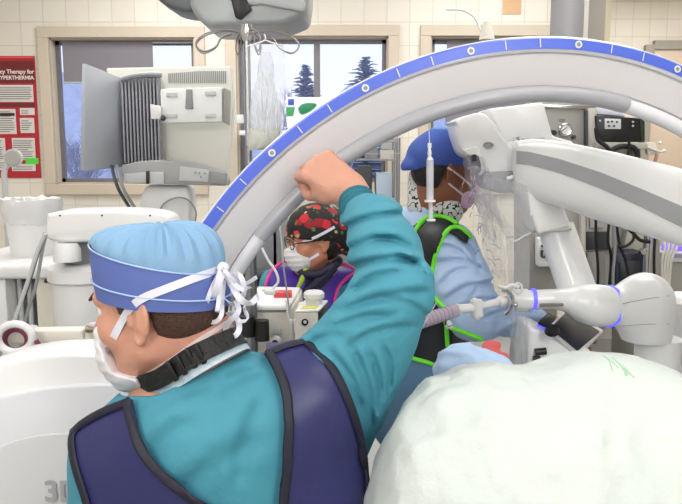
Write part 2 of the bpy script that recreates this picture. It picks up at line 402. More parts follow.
# an orange accent tile and cream pilaster
tag(M().box((at(512, 3, WY).x, WY-.002, at(512, 3, WY).z), (.16, .01, .19)).build('trim_1', mat('orange_glazed_tile', (214, 172, 128), .3)), kind='structure')
struct('trim_2', M().box((XR+.02, WY+.0, CEIL/2), (.06, .1, CEIL)), mat('cream_corner_trim', (214, 203, 176), .5), smooth=False)
def window(name, a, b, mull, blind=None):
    w0 = bpy.data.objects.new(name, None); C.objects.link(w0); w0.location = ((a.x+b.x)/2, WY, zb); tag(w0, kind='structure')
    fw = .095; g = M(); za = a.z
    for (x0, x1, z0, z1) in ((a.x-fw, b.x+fw, za, za+fw), (a.x-fw, b.x+fw, zb-fw, zb), (a.x-fw, a.x, zb, za), (b.x, b.x+fw, zb, za)):
        g.box(((x0+x1)/2, WY-.012, (z0+z1)/2), (x1-x0, .05, z1-z0), bev=.006)
    for (x0, x1, z0, z1) in ((a.x, b.x, za-.012, za), (a.x, b.x, zb, zb+.012), (a.x, a.x+.012, zb, za), (b.x-.012, b.x, zb, za)):
        g.box(((x0+x1)/2, WY+.09, (z0+z1)/2), (x1-x0, .17, z1-z0))
    g.build('window_frame', trimm, w0, smooth=False)
    s = M(); t = .035
    sm = mat('grey_aluminium_sash', (120, 118, 124), .4, .3)
    for (x0, x1, z0, z1) in ((a.x+.01, b.x-.01, za-.012-t, za-.012), (a.x+.01, b.x-.01, zb+.012, zb+.012+t), (a.x+.012, a.x+.012+t, zb, za), (b.x-.012-t, b.x-.012, zb, za)):
        s.box(((x0+x1)/2, WY+.12, (z0+z1)/2), (x1-x0, .04, z1-z0))
    for q in mull:
        s.box((q, WY+.12, (za+zb)/2), (.055, .05, za-zb))
    s.build('window_sash', sm, w0, smooth=False)
    M().box(((a.x+b.x)/2, WY+.125, (za+zb)/2), (b.x-a.x-.03, .006, za-zb-.03)).build('pane', glassm, w0, smooth=False)
    return w0
w1 = window('window_1', *W1, [])
w2 = window('window_2', *W2, [at(317, 60, WY+.12).x])
w3 = window('window_3', *W3, [])
shade = mat('grey_shade_cloth', (132, 128, 136), .8, var=.04, vscale=40)
def blind(par, x0, x1, z0, z1):
    g = M().box(((x0+x1)/2, WY+.06, (z0+z1)/2), (x1-x0, .006, z1-z0)); o = g.build('roller_blind', shade, par, smooth=False)
    M().tube([(x0, WY+.055, z0), (x1, WY+.055, z0)], .008).build('hem_bar', pale, o)
bl1 = at(153, 60, WY+.06)
blind(w1, W1[0].x+.09, bl1.x, at(60, 82, WY).z, W1[0].z-.02)
blind(w1, bl1.x+.003, W1[1].x-.01, at(60, 37, WY).z-.04, W1[0].z-.01)
blind(w3, at(447, 40, WY+.06).x, W3[1].x-.01, at(440, 150, WY).z, W3[0].z-.02)
# door on the far wall, seen past the ring
da, db = at(652, 50, YF), at(735, 50, YF)
dr = bpy.data.objects.new('door_1', None); C.objects.link(dr); dr.location = (da.x, YF, 0); tag(dr, kind='structure')
M().box(((da.x+db.x)/2, YF-.02, da.z/2), (db.x-da.x, .05, da.z), bev=.004).build('door_panel', mat('tan_laminate_door', (212, 194, 174), .5, var=.03), dr)
g = M(); g.box((da.x-.05, YF-.03, da.z/2), (.1, .1, da.z+.1)); g.box((db.x+.05, YF-.03, da.z/2), (.1, .1, da.z+.1)); g.box(((da.x+db.x)/2, YF-.03, da.z+.05), (db.x-da.x, .1, .1))
g.build('door_frame', mat('grey_door_frame', (158, 152, 142), .5), dr, smooth=False)
h = M(); h.tube([(da.x+.08, YF-.05, 1.0), (da.x+.08, YF-.1, 1.0), (da.x+.2, YF-.1, 1.0)], .01); h.build('door_handle', steel, dr)
# ceiling light fittings, all out of view, the added fill ones included
cl0 = None
for i, (lx, ly) in enumerate(LAMPS):
    if cl0 is None:
        cl0 = thing('ceiling_light', 'unseen flush white square ceiling light panel above the room', 'ceiling light', (lx, ly, CEIL), 'ceiling light panels')
        M().box((lx, ly, CEIL-.02), (1.26, 1.16, .04), bev=.005).build('light_frame', white, cl0)
        M().box((lx, ly, CEIL-.043), (1.2, 1.1, .006)).build('diffuser', mat('lit_diffuser', (255, 255, 250), .5, emit=(255, 252, 244), es=2.5), cl0)
    else: dup(cl0, (lx-LAMPS[0][0], ly-LAMPS[0][1], 0))
# two unseen round lamps, added behind and above the viewer as frontal fill
lamp_white = mat('lamp_head_white', (226, 228, 230), .35); lamp_lens = mat('lit_lamp_lens', (255, 255, 250), .4, emit=(255, 253, 246), es=3)
for i, p in enumerate((Vector((-1.15, -1.0, 2.35)), Vector((1.35, -1.0, 2.45)))):
    t = thing('fill_lamp', 'unseen round white fill lamp added %s the viewer' % ('behind and left of', 'behind and right of')[i], 'fill lamp', (p.x*.35, p.y-.25, CEIL), 'added fill lamps')
    d = (Vector((.2, 3.2, 1.35))-p).normalized()
    M().lathe([(.001, -.09), (.12, -.085), (.30, -.03), (.33, .0), (.33, .02), (.31, .02), (.001, .02)], p-d*.03, d, 40).build('lamp_head', lamp_white, t)
    M().lathe([(.001, .0), (.30, .0), (.30, .004), (.001, .004)], p-d*.008, d, 40).build('lamp_lens', lamp_lens, t)
    M().tube([p-d*.1, p-d*.22, (p.x*.5, p.y-.25, 2.9), (p.x*.35, p.y-.25, CEIL)], .03, 14).build('lamp_arm', lamp_white, t)
    ld = bpy.data.lights.new('fill_lamp_light', 'AREA'); ld.shape = 'DISK'; ld.size = .6; ld.energy = 15; ld.color = (.99, .995, 1)
    lo = bpy.data.objects.new('fill_lamp_light', ld); C.objects.link(lo); lo.location = p+d*.02; lo.rotation_euler = d.to_track_quat('-Z', 'Y').to_euler()
# outdoors
snow = mat('patchy_snow_ground', (205, 212, 224), .8, var=.12, vscale=.6)
tag(M().box((0, 34, -1.1), (90, 50, .2)).build('snowy_ground', snow), kind='structure')
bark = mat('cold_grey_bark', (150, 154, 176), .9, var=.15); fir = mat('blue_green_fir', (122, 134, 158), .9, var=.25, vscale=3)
def bare_tree(x, y, hgt, seed, label):
    r = random.Random(seed); t = thing('bare_tree', label, 'tree', (x, y, -1), 'trees outside the windows'); g = M(); tw = M()
    def br(p, d, L, rad, lvl):
        q = p+d*L; (g if lvl < 2 else tw).tube([p, p+d*L*.5+Vector((r.gauss(0, .03), r.gauss(0, .03), 0))*L, q], [rad, rad*.85, rad*.65], 5)
        if lvl < 6:
            for k in range(3 if lvl else 4):
                a = Vector((r.gauss(0, .55), r.gauss(0, .55), r.uniform(.0, .7))); br(q if k else p+d*L*.7, (d+a).normalized(), L*r.uniform(.6, .78), rad*.62, lvl+1)
    br(Vector((x, y, -1)), Vector((0, 0, 1)), hgt*.27, hgt*.016, 0)
    g.build('trunk', bark, t); tw.build('twigs', bark, t)
def fir_tree(x, y, hgt, rad, seed, label):
    r = random.Random(seed); t = thing('fir_tree', label, 'tree', (x, y, -1), 'trees outside the windows')
    M().cyl((x, y, -1), (x, y, -1+hgt*.95), .12, .03, 8).build('trunk', bark, t); g = M(); n = 70
    for i in range(n):
        f = (i+r.uniform(-.5, .5))/(n-1); f = min(.99, max(0, f)); z = -1+hgt*(.08+.9*f); L = rad*(1-f)**.8+.12
        for k in range(8):
            a = r.random()*6.28; d = Vector((math.cos(a), math.sin(a), -.25+.5*f)); ll = L*r.uniform(.45, 1.15)
            g.tube([Vector((x, y, z)), Vector((x, y, z))+d*ll*.55+Vector((0, 0, .05)), Vector((x, y, z))+d*ll], [.06+.08*(1-f), .10*(1.1-f)+.02, .015], 5, flat=.6)
    g.build('needles', fir, t)
def otree(fn, px, Y, toppy, seed, *a):
    p = at(px, toppy, Y); fn(p.x, Y, p.z+1, *a[:-1], seed, a[-1])
fir_tree(at(305, 50, 20).x, 20, at(305, 62, 20).z+1, 1.1, 3, 'dark fir tree through the middle window, left of the mullion')
fir_tree(at(366, 50, 24).x, 24, at(366, 54, 24).z+1, 2.2, 4, 'broad dark fir tree through the middle window, right of the mullion')
bare_tree(at(288, 50, 16).x, 16, at(288, 48, 16).z+1.2, 5, 'bare tree with fine twigs behind the clear bag, middle window')
bare_tree(at(338, 50, 20).x, 20, at(338, 66, 20).z+1.2, 6, 'low bare tree just right of the mullion in the middle window')
bare_tree(at(70, 50, 14).x, 14, at(70, 60, 14).z+1, 7, 'bare tree in the left window below the blind')
bare_tree(at(180, 50, 22).x, 22, at(180, 62, 22).z+1, 8, 'bare tree low in the gap right of the blind, left window')
r_ = random.Random(2); g = M(); xs_ = [-22+.5*i for i in range(90)]
rows = []
for Y_, hh in ((30, 0), (32, .55), (35, .85), (38, 1.0), (44, .9)):
    rows.append([Vector((x, Y_+r_.gauss(0, .3), -1.1+(5.2+1.0*math.sin(x*.31)+.6*math.sin(x*.83+1))*hh+(r_.gauss(0, .10) if hh else 0))) for x in xs_])
g.loft(rows, cap=False, closed=False)
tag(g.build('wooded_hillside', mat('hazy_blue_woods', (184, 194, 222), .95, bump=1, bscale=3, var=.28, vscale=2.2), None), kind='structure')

# ------------------------------------------------------------------ poster
def poster():
    Y = WY-.008; a, b = at(-62, 56, Y), at(41.5, 178, Y); redm = mat('poster_red', (178, 32, 46), .4, var=.05); mar = mat('poster_maroon', (112, 32, 36), .4)
    pap = mat('poster_paper', (216, 212, 208), .5); ink = mat('poster_ink', (120, 112, 112), .6); blki = mat('poster_black', (40, 34, 34), .6); gr = mat('poster_green_sticker', (84, 214, 62), .5)
    t = thing('wall_poster', 'red and white medical poster on the wall left of the window', 'poster', (a.x, WY, b.z))
    M().box(((a.x+b.x)/2, Y, (a.z+b.z)/2), (b.x-a.x, .004, a.z-b.z)).build('poster_sheet', redm, t, smooth=False)
    def r(name, x0, y0, x1, y1, m, dy=.004):
        p, q = at(x0, y0, Y), at(x1, y1, Y); return M().box(((p.x+q.x)/2, Y-dy, (p.z+q.z)/2), (q.x-p.x, .003, p.z-q.z)).build(name, m, t, smooth=False)
    r('title_band', -56, 61, 35, 83, mar); r('subtitle_band', -56, 103, 35, 107, mar)
    for q in ((-56, 85, 34, 102), (-56, 109, 17, 134), (20, 108, 35, 115), (20, 118, 35, 133), (-56, 138, -20, 172), (-16, 138, 7, 170), (12, 138, 36, 160), (12, 164, 36, 171)):
        p_ = r('text_panel', *q, pap); y = q[1]+2.5; g = M()
        while y < q[3]-1.5:
            p, e = at(q[0]+1.5, y, Y), at(q[2]-1.5-random.random()*6, y+.8, Y); g.box(((p.x+e.x)/2, Y-.0062, (p.z+e.z)/2), (e.x-p.x, .001, p.z-e.z)); y += 2.2
        g.build('printed_lines', ink, t, smooth=False)
    r('black_bar', 0, 113, 15, 116, blki, .0068); r('green_sticker', 26, 158, 39, 164, gr, .007)
    tw_ = mat('poster_white_ink', (240, 232, 228), .5)
    p = at(34, 73.5, Y-.007); text('title_text', 'Emergency Therapy for', p, .050, tw_, t, align='RIGHT', bold=.001)
    p = at(34, 79.5, Y-.007); text('title_text', 'MALIGNANT HYPERTHERMIA', p, .047, tw_, t, align='RIGHT', bold=.001)
    M().box(((a.x+b.x)/2, Y-.004, at(0, 57.5, Y).z), (b.x-a.x-.02, .003, .012)).build('header_strip', mat('poster_pink', (226, 86, 96), .5), t, smooth=False)
poster()

# ------------------------------------------------------------------ imaging ring (gantry)
RC = Vector((.4285, 1.7, H-.6529)); ra, rb = .1596, -.1306
RN = Vector((math.sin(ra)*math.cos(rb), -math.cos(ra)*math.cos(rb), math.sin(rb))).normalized()
E1 = (Vector((1, 0, 0))-RN*RN.x).normalized(); E2 = E1.cross(RN); E2 = E2 if E2.z > 0 else -E2
def rp(r, a, q): return RC+RN*a+(E1*math.cos(q)+E2*math.sin(q))*r
def rang(px, py, off=0):
    d = ray(px, py); Ck = RC+RN*off; t = ((Ck-CAM).dot(RN))/d.dot(RN); p = CAM+d*t-Ck; return math.atan2(p.dot(E2), p.dot(E1)), p.length
ring = thing('imaging_ring', 'huge white scanner ring with blue scale band arching over the room', 'scanner', (RC.x, RC.y, 0))
def sweep(prof, q0, q1, n, full=False):
    g = M(); qs = [q0+(q1-q0)*i/n for i in range(n if full else n+1)]
    return g.loft([[rp(r, a, q) for r, a in prof] for q in qs], loop=full)
TAU = 2*math.pi
shellm = mat('gantry_face_warm_grey', (214, 211, 214), .4, var=.015, vscale=2)
rimm = mat('gantry_rim_white', (226, 226, 232), .25, coat=.3)
bandm = mat('scale_band_blue', (84, 108, 214), .35, var=.03)
padm = mat('grip_pad_grey', (168, 168, 174), .35, var=.03, coat=.2)
sweep([(.864, -.01), (.862, 0), (.858, .004), (.800, .004), (.795, .002), (.792, -.004), (.790, -.03), (.80, -.16), (.85, -.17)], 0, TAU, 200, True).build('gantry_shell', shellm, ring)
sweep([(.862, -.16), (.862, .000), (.864, .007), (.869, .011), (.892, .006), (.896, -.002), (.872, -.13), (.865, -.165)], 0, TAU, 200, True).build('outer_rim', rimm, ring)
sweep([(.8705, .0117), (.8705, .0127), (.8915, .0078), (.894, .002), (.893, .001)], 0, TAU, 200, True).build('scale_band', bandm, ring)
ci = [(.7765+.0165*math.cos(t), -.008+.022*math.sin(t)) for t in [TAU*k/14 for k in range(14)]]
sweep(ci, 0, TAU, 200, True).build('inner_rim', rimm, ring)
cp = [(.7775+.0185*math.cos(t), -.006+.024*math.sin(t)) for t in [TAU*k/14 for k in range(14)]]
for p0, p1 in (((268, 243), (312, 203)), ((342, 168), (627, 103))):
    a0 = rang(*p0)[0]; a1 = rang(*p1)[0]; sweep(cp, a0, a1, 50).build('grip_pad', padm, ring)
def band_mark(q, name):
    g = M(); w_ = .0011/.88
    g.loft([[rp(.873, .0128, q-w_), rp(.8905, .0090, q-w_), rp(.8905, .0098, q-w_), rp(.873, .0136, q-w_)], [rp(.873, .0128, q+w_), rp(.8905, .0090, q+w_), rp(.8905, .0098, q+w_), rp(.873, .0136, q+w_)]])
    return g.build(name, white, ring, smooth=False)
badges = [rang(*p)[0] for p in ((271, 151.5), (364, 87), (469, 50), (576, 44.5), (675, 67))]
step = abs(badges[1]-badges[2])
bq = sorted(badges)
full = [bq[0]-step*k for k in range(1, 5)]+bq+[bq[-1]+step*k for k in range(1, 5)]
for i, q in enumerate(sorted(full)):
    ax_ = (RN*.95+ (E1*math.cos(q)+E2*math.sin(q))*.2).normalized(); c = rp(.8815, .0112, q)
    b_ = M().lathe([(.0001, 0), (.0078, 0), (.0078, .0018), (.0001, .0018)], c, ax_, 20).build('badge', white, ring)
    g = M()
    g.lathe([(.0034, .0018), (.0044, .0018), (.0044, .0022), (.0034, .0022)], c, ax_, 16); g.box(c+ax_*.0021, (.0014, .0008, .0034), rot=(0, 0, 0)); g.build('badge_symbol', midg, b_)
for q0, q1 in zip(sorted(full)[:-1], sorted(full)[1:]):
    band_mark(q0+(q1-q0)*.36, 'scale_tick'); band_mark(q0+(q1-q0)*.68, 'scale_tick')
# ring foot under it, resting on the floor
g = M(); g.box((RC.x, RC.y+.04, .12), (1.1, .44, .24), bev=.05, seg=4); g.box((RC.x+.0, RC.y+.16, .3), (.5, .3, .4), bev=.04); g.build('gantry_base', white2, ring)

# ------------------------------------------------------------------ hands
def hand_prims(Mx, curl=1.2, s=1.0, right=True, spread=.08, thumb=.8, k=.006, tang=.9):
    """local: wrist at 0, fingers along +x, back of hand +z, thumb at +y (mirrored when right is False)"""
    sg = 1 if right else -1; P = []
    def T(x, y, z): return Mx @ (Vector((x, sg*y, z))*s)
    P.append(cap(T(-.006, 0, 0), T(.012, 0, 0), .027*s, .027*s, .01))
    for y, L in ((.028, .088), (.010, .092), (-.010, .088), (-.028, .080)):
        P.append(cap(T(.01, y*.6, 0), T(L, y, .003), .0165*s, .0120*s, .012))
    P.append(cap(T(.025, .022, -.008), T(.055, .036, -.012), .018*s, .014*s, .012))
    for y, L, a in ((.029, .074, .92), (.0100, .083, 1.0), (-.0105, .076, 1.04), (-.0295, .060, 1.1)):
        base = {.029: .088, .01: .092, -.0105: .088, -.0295: .080}.get(y, .09)
        p = Vector((base, y, .003)); ang = 0; rr = .0103 if y > -.02 else .0090
        for j, (fr, c) in enumerate(((.46, .55), (.31, .85), (.23, .55))):
            ang += curl*a*c; d = Vector((math.cos(ang), math.sin(spread*(y*30))*.25, -math.sin(ang))); q = p+d*L*fr
            P.append(cap(T(*p), T(*q), rr*s, (rr-.0008)*s, .004 if j else .008)); p = q; rr -= .0007
    p = Vector((.035, .036, -.012)); ang = tang
    for fr, c in ((.042, 0), (.034, thumb*.8), (.026, thumb*.6)):
        ang -= c; d = Vector((math.cos(ang)*.9, math.sin(ang)*.75, -.45*thumb)).normalized(); q = p+d*fr
        P.append(cap(T(*p), T(*q), .0122*s, .0108*s, .006)); p = q
    return P
def frame(o, x, z):
    x = Vector(x).normalized(); z = Vector(z); z = (z-x*z.dot(x)).normalized(); y = z.cross(x)
    m = Matrix((x, y, z)).transposed().to_4x4(); m.translation = Vector(o); return m
def head_prims(HM, s=1.0, male=True):
    def T(x, y, z): return HM @ (Vector((x, y, z))*s)
    R = HM.to_3x3(); P = []
    e = lambda c, r, k=.02, R2=None: P.append(ell(T(*c), tuple(q*s for q in r), (R if R2 is None else R@R2).to_4x4(), k))
    e((-.008, 0, .042), (.098, .076, .084)); e((.030, 0, -.030), (.058, .058, .080), .03)
    for sg in (1, -1):
        P.append(cap(T(.0, sg*.050, -.052), T(.066, sg*.012, -.098), .022*s, .018*s, .03))
        P.append(ell(T(.058, sg*.036, -.022), (.030*s,)*3, None, .02))
        P.append(neg(ell(T(.100, sg*.031, .006), (.015*s,)*3, None, .012)))
    P.append(cap(T(.080, -.036, .026), T(.080, .036, .026), .0135*s, None, .014)); P.append(cap(T(.090, 0, .016), T(.112, 0, -.024), .0075*s, .0115*s, .012))
    for sg in (1, -1): P.append(ell(T(.101, sg*.0125, -.028), (.0085*s,)*3, None, .008))
    e((.090, 0, -.054), (.013, .024, .006), .006); e((.088, 0, -.065), (.012, .021, .0065), .006); e((.080, 0, -.096), (.018, .022, .016), .02)
    for sg in (1, -1):
        R2 = Euler((0, math.radians(-10), sg*math.radians(-22))).to_matrix()
        e((-.012, sg*.079, -.004), (.019, .0065, .033), .008, R2); P.append(neg(ell(T(-.004, sg*.0875, .0), (.0100*s, .0085*s, .018*s), (R@R2).to_4x4(), .002))); P.append(ell(T(-.010, sg*.0840, -.002), (.004*s, .004*s, .014*s), (R@R2).to_4x4(), .004))
        P.append(cap(T(-.002, sg*.076, -.030), T(-.006, sg*.079, -.034), .007*s, None, .006))
        P.append(cap(T(.008, sg*.075, .002), T(.009, sg*.075, -.010), .005*s, None, .005))
    return P, T, R
def eyes(par, T, R, iris, s=1.0, lid=None):
    for sg in (1, -1):
        c = T(.0805, sg*.031, .006); e = M().ball(c, .0125*s, 3).build('eye', mat('eye_white', (228, 222, 218), .2), par)
        d = (T(1, sg*.031, .006)-T(0, sg*.031, .006)).normalized()
        M().lathe([(.0001, .0112*s), (.0055*s, .0112*s), (.0050*s, .0125*s), (.0001, .0130*s)], c, d, 16).build('iris', iris, e)
        g = M(); g.ribbon([T(.0915, sg*(.018+.007*i), .030+.0015*math.sin(i*1.0)-(.0018*(i-2) if i > 2 else 0)) for i in range(5)], [(T(1, sg*(.0+.1*i), 0)-T(0, 0, 0)) for i in range(5)], [.005, .008, .008, .007, .003], .004); g.build('eyebrow', lid, par)
def cap_part(HM, par, bandmat, crownmat, pipemat, zb=(.05, .015), zs=(.134, .070), zp=(.08, .03), top=.152, a=.110, b=.090, pleat=.0025, puff=.004, xo=-.006, flare=.004):
    n = 96; q = [TAU*i/n for i in range(n)]
    mixf = lambda t, fr, bk: bk+(fr-bk)*(.5+.5*math.cos(t))
    def ring_(f, grow):    # f 0 bottom .. 1 seam
        o = []
        for t in q:
            z = mixf(t, *zb)+(mixf(t, *zs)-mixf(t, *zb))*f; o.append(HM@Vector((xo+(a+grow)*math.cos(t), (b+grow)*math.sin(t), z)))
        return o
    g = M(); rows = [ring_(0, -.003), ring_(0, 0)]+[ring_(f, flare*math.sin(f*2.4)-.004*f) for f in (.15, .3, .45, .6, .75, .9, 1.0)]; g.loft(rows, cap=False); bo = g.build('cap_band', bandmat, par)
    g = M(); rows = []
    for j in range(15):
        f = j/14; rr = []
        for i, t in enumerate(q):
            z0 = mixf(t, *zs); sc = math.cos(f*math.pi/2)**.75 if f < 1 else 0.0; pl = pleat*math.sin(i*TAU*22/n+2*math.sin(3*t))*math.sin(f*math.pi)**.6
            zz = z0+(top-z0)*math.sin(f*math.pi/2)+puff*math.sin(f*math.pi)+pl
            rr.append(HM@Vector((xo+(a-.003+puff*math.sin(f*math.pi)+pl)*math.cos(t)*max(sc, .001)-.012*f, (b-.003+puff*math.sin(f*math.pi)+pl)*math.sin(t)*max(sc, .001), zz)))
        rows.append(rr)
    g.loft(rows, cap=False); co = g.build('cap_crown', crownmat, par)
    if pipemat:
        for f in (1.0, None):
            if f is None:
                pts = [HM@Vector((xo+(a+flare*.8)*math.cos(t), (b+flare*.8)*math.sin(t), mixf(t, *zp))) for t in q]
            else: pts = ring_(1.0, .0005)
            M().tube(pts, .0014, 6, loop=True).build('piping', pipemat, par)
    return bo, co

skin1 = mat('fair_skin', (206, 150, 128), .5, bump=.15, bscale=220, var=.08, vscale=22, sss=.08)
hair1 = mat('short_brown_hair', (84, 58, 46), .7, bump=.8, bscale=300, var=.3, vscale=150)
teal = mat('teal_gown_cloth', (66, 142, 162), .75, bump=.25, bscale=38, var=.06, vscale=12)
tealk = mat('dark_teal_knit', (22, 104, 122), .8, bump=.5, bscale=90, var=.08, vscale=60)
navy = mat('navy_apron_vinyl', (40, 42, 94), .42, bump=.15, bscale=14, var=.08, vscale=9)
trimblk = mat('black_binding', (20, 20, 40), .6, bump=.1)
capb = mat('cap_blue_band', (88, 106, 172), .75, bump=.12, bscale=40, var=.06, vscale=10)
capc = mat('cap_light_blue', (130, 168, 202), .75, bump=.2, bscale=40, var=.06, vscale=14)
pipe = mat('pale_piping', (170, 196, 232), .6)
maskm = mat('mask_white', (222, 220, 224), .7, bump=.1, bscale=90)
tiem = mat('white_mask_tie', (224, 224, 236), .7, bump=.05)
brow1 = mat('brown_brow', (62, 40, 32), .8, bump=.6, bscale=300)

# ------------------------------------------------------------------ surgeon in the foreground
def head_frame(c, yaw, pitch, roll=0):
    """face along local +x"""
    m = Matrix.Rotation(yaw, 4, 'Z')@Matrix.Rotation(pitch, 4, 'Y')@Matrix.Rotation(roll, 4, 'X'); m.translation = c; return m
def creases(px, py, lst):
    E = 0
    for (x0, y0, x1, y1, wd, am) in lst:
        ex, ey = x1-x0, y1-y0; l2 = ex*ex+ey*ey; t = ((px-x0)*ex+(py-y0)*ey)/l2; bow = 5*np.sin(np.clip(t, 0, 1)*math.pi)
        dd = ((px-x0)*ey-(py-y0)*ex)/math.sqrt(l2)-bow
        fade = np.clip(t*5+.6, 0, 1)*np.clip((1-t)*5+.6, 0, 1)
        E = E+am*fade*(-np.exp(-(dd/wd)**2)+.75*np.exp(-((dd-wd*1.9)/(wd*1.5))**2))
    return E
CREASES = [(338, 232, 402, 214, 3.5, .005), (346, 250, 398, 240, 3, .004), (372, 238, 416, 252, 3.5, .005), (350, 268, 420, 262, 4, .006), (395, 255, 430, 282, 3, .004), (352, 292, 400, 272, 3.5, .005),
           (342, 312, 426, 292, 4, .006), (385, 300, 428, 316, 3, .004), (330, 330, 392, 316, 4, .005), (350, 345, 412, 326, 3.5, .005), (300, 352, 345, 335, 4, .004), (352, 348, 372, 425, 3.5, .005), (368, 350, 379, 408, 3, .005), (384, 345, 388, 392, 2.6, .004), (330, 352, 362, 410, 4, .004),
           (150, 410, 250, 372, 7, .003), (215, 395, 262, 372, 6, .003), (140, 470, 190, 420, 9, .004), (240, 480, 262, 400, 9, .004), (170, 500, 260, 440, 10, .004)]
def surgeon():
    Y0 = 1.17
    P = thing('person', 'person in teal gown, navy apron and blue cap gripping the big ring', 'person', (at(215, 500, Y0).x, Y0, 0))
    HM = head_frame(at(162, 308, 1.19), math.pi-math.radians(17), math.radians(6))
    hp, T, R = head_prims(HM, 1.08)
    Yn = 1.18
    neck = [cap(T(-.025, 0, -.03), at(205, 385, 1.19), .056, .062, .03), cap(T(-.045, 0, -.01), at(214, 368, 1.19), .052, .062, .03)]
    torso = [ell(at(218, 505, Y0), (.240, .118, .24), None, .05), cap(at(118, 452, 1.17), at(205, 428, 1.17), .066, .10, .05), cap(at(205, 428, 1.17), at(296, 402, 1.18), .10, .085, .05),
             ell(at(218, 440, 1.16), (.17, .105, .13), None, .05), cap(at(200, 400, 1.185), at(212, 440, 1.17), .062, .10, .04),
             ell((at(218, 500, Y0).x, Y0+.01, .98), (.225, .13, .28), None, .06), cap((-.20, Y0+.02, .8), (-.20, Y0+.02, .45), .12, .15, .06), cap((-.06, Y0+.02, .8), (-.06, Y0+.02, .45), .12, .15, .06)]
    sh = at(312, 405, 1.19); el = at(396, 292, 1.20); wr = at(361, 212, 1.38)
    rarm = [cap(sh, el, .076, .058, .03), cap(el, at(384, 250, 1.28), .057, .060, .03), cap(at(384, 250, 1.28), at(375, 224, 1.34), .060, .052, .02), cap(at(375, 224, 1.34), wr, .050, .040, .02), cap(at(345, 450, 1.24), at(378, 362, 1.22), .042, .045, .04), cap(at(306, 378, 1.19), at(368, 318, 1.2), .045, .05, .03), cap(at(352, 395, 1.22), at(385, 335, 1.21), .05, .052, .04)]
    ls = at(112, 456, 1.17); le = Vector((ls.x-.03, 1.2, 1.06)); lw = Vector((ls.x+.03, 1.42, 1.02))
    larm = [cap(ls, le, .062, .056, .03), cap(le, lw, .054, .036, .03)]
    gown = torso+rarm+larm
    # right hand closed over the ring's inner rim
    kx = at(314, 172, 1.475)
    wx = at(353, 192, 1.43)
    HMr = frame(wx, at(319, 168, 1.455)-wx, Vector((.10, -1, .35)))
    hr = hand_prims(HMr, 1.9, 1.06, True, .08, 1.0, .004, .25)
    hr = hand_prims(HMr, 1.25, 1.0, False, .08, .9) if False else hr
    HMl = frame(lw+Vector((0, .03, 0)), (0, 1, .1), (0, .1, 1)); hl = hand_prims(HMl, .8, 1.0, True)
    legs = [cap((-.20, Y0+.03, .55), (-.20, Y0+.04, .10), .06, .045, .03), cap((-.05, Y0+.03, .55), (-.05, Y0+.04, .10), .06, .045, .03)]
    shrunk = []
    for p in gown:
        if p[0] == 'e': shrunk.append(('e', p[1], tuple(r-.020 for r in p[2]), p[3], p[4], 1))
        else: shrunk.append(('c', p[1], p[2], p[3]-.020, p[4]-.020, p[5], 1))
    body = blob('body', hp+neck+shrunk+legs+[cap(wr, wx, .028, .027, .01)]+hr+hl, .0036, skin1, P, 1)
    def folds(X, Y, Z, D):
        n = wnoise(X, Y, Z, 30, 5, 5); n2 = wnoise(X, Y, Z, 14, 9, 4)
        px, py = topx(X, Y, Z); px, py = np.broadcast_arrays(px, py); arm = np.clip((px-300)/40, 0, 1)
        E = 1.7*creases(px, py, CREASES)
        cut = poly_sd(px, py, [(120, 396), (152, 396), (160, 394), (177, 386), (212, 369), (245, 350), (252, 300), (120, 300)])*(1.1/F)
        return np.maximum(D-.0014*n-.0035*n2*(.3+.7*arm)-E, -cut)
    gn = blob('gown', gown, .005, teal, P, 1, folds)
    # knit cuff
    cdir = (wx-wr).normalized()
    D, ax = field([cap(wr-cdir*.0, wx-cdir*.028, .0405, .0345, .01)], .003)
    X, Y, Z = ax[0][:, None, None], ax[1][None, :, None], ax[2][None, None, :]
    tt = (X-wr.x)*cdir.x+(Y-wr.y)*cdir.y+(Z-wr.z)*cdir.z
    D = D-.0012*np.sin(tt*400); D = np.maximum(D, tt-(wx-wr).length+.020)
    sdf_mesh('knit_cuff', D, ax, .003, tealk, P)
    # navy apron over the gown: two back straps and the closed front
    D, ax = field(torso+[cap(sh, at(318, 398, 1.19), .078, .074, .03)], .005, .017)
    X, Y, Z = ax[0][:, None, None], ax[1][None, :, None], ax[2][None, None, :]
    px, py = topx(X, Y, Z); px, py = np.broadcast_arrays(px, py)
    LP = [(70, 424), (71, 428), (100, 409), (132, 398), (137, 420), (143, 449), (168, 478), (204, 504), (250, 545), (250, 700), (90, 700), (92, 540), (86, 504), (73, 467), (68, 440)]
    RP = [(266, 352), (266, 330), (307, 325), (310, 340), (332, 360), (354, 403), (368, 449), (372, 504), (374, 700), (270, 700), (274, 560), (279, 504), (283, 467), (286, 413), (280, 378)]
    reg = np.minimum(poly_sd(px, py, LP), poly_sd(px, py, RP))*(1.1/F)
    front = np.maximum(Y0+.05-Y+0*X+0*Z, poly_sd(px, py, [(90, 425), (150, 405), (190, 440), (240, 430), (266, 360), (320, 350), (350, 410), (372, 460), (374, 900), (60, 900), (66, 450)])*(1.2/F))
    D = np.maximum(D-.0022*wnoise(X, Y, Z, 18, 3, 4)-.0016*wnoise(X, Y, Z, 45, 7, 4), np.minimum(reg, front)); D = np.maximum(D, .62-Z)
    D2, _ = field(torso, .005, .002, lo=[a[0] for a in ax], hi=[a[-1] for a in ax]); 
    vs = sdf_mesh('apron', D, ax, .005, navy, P, 1)
    VT = bvh(vs)
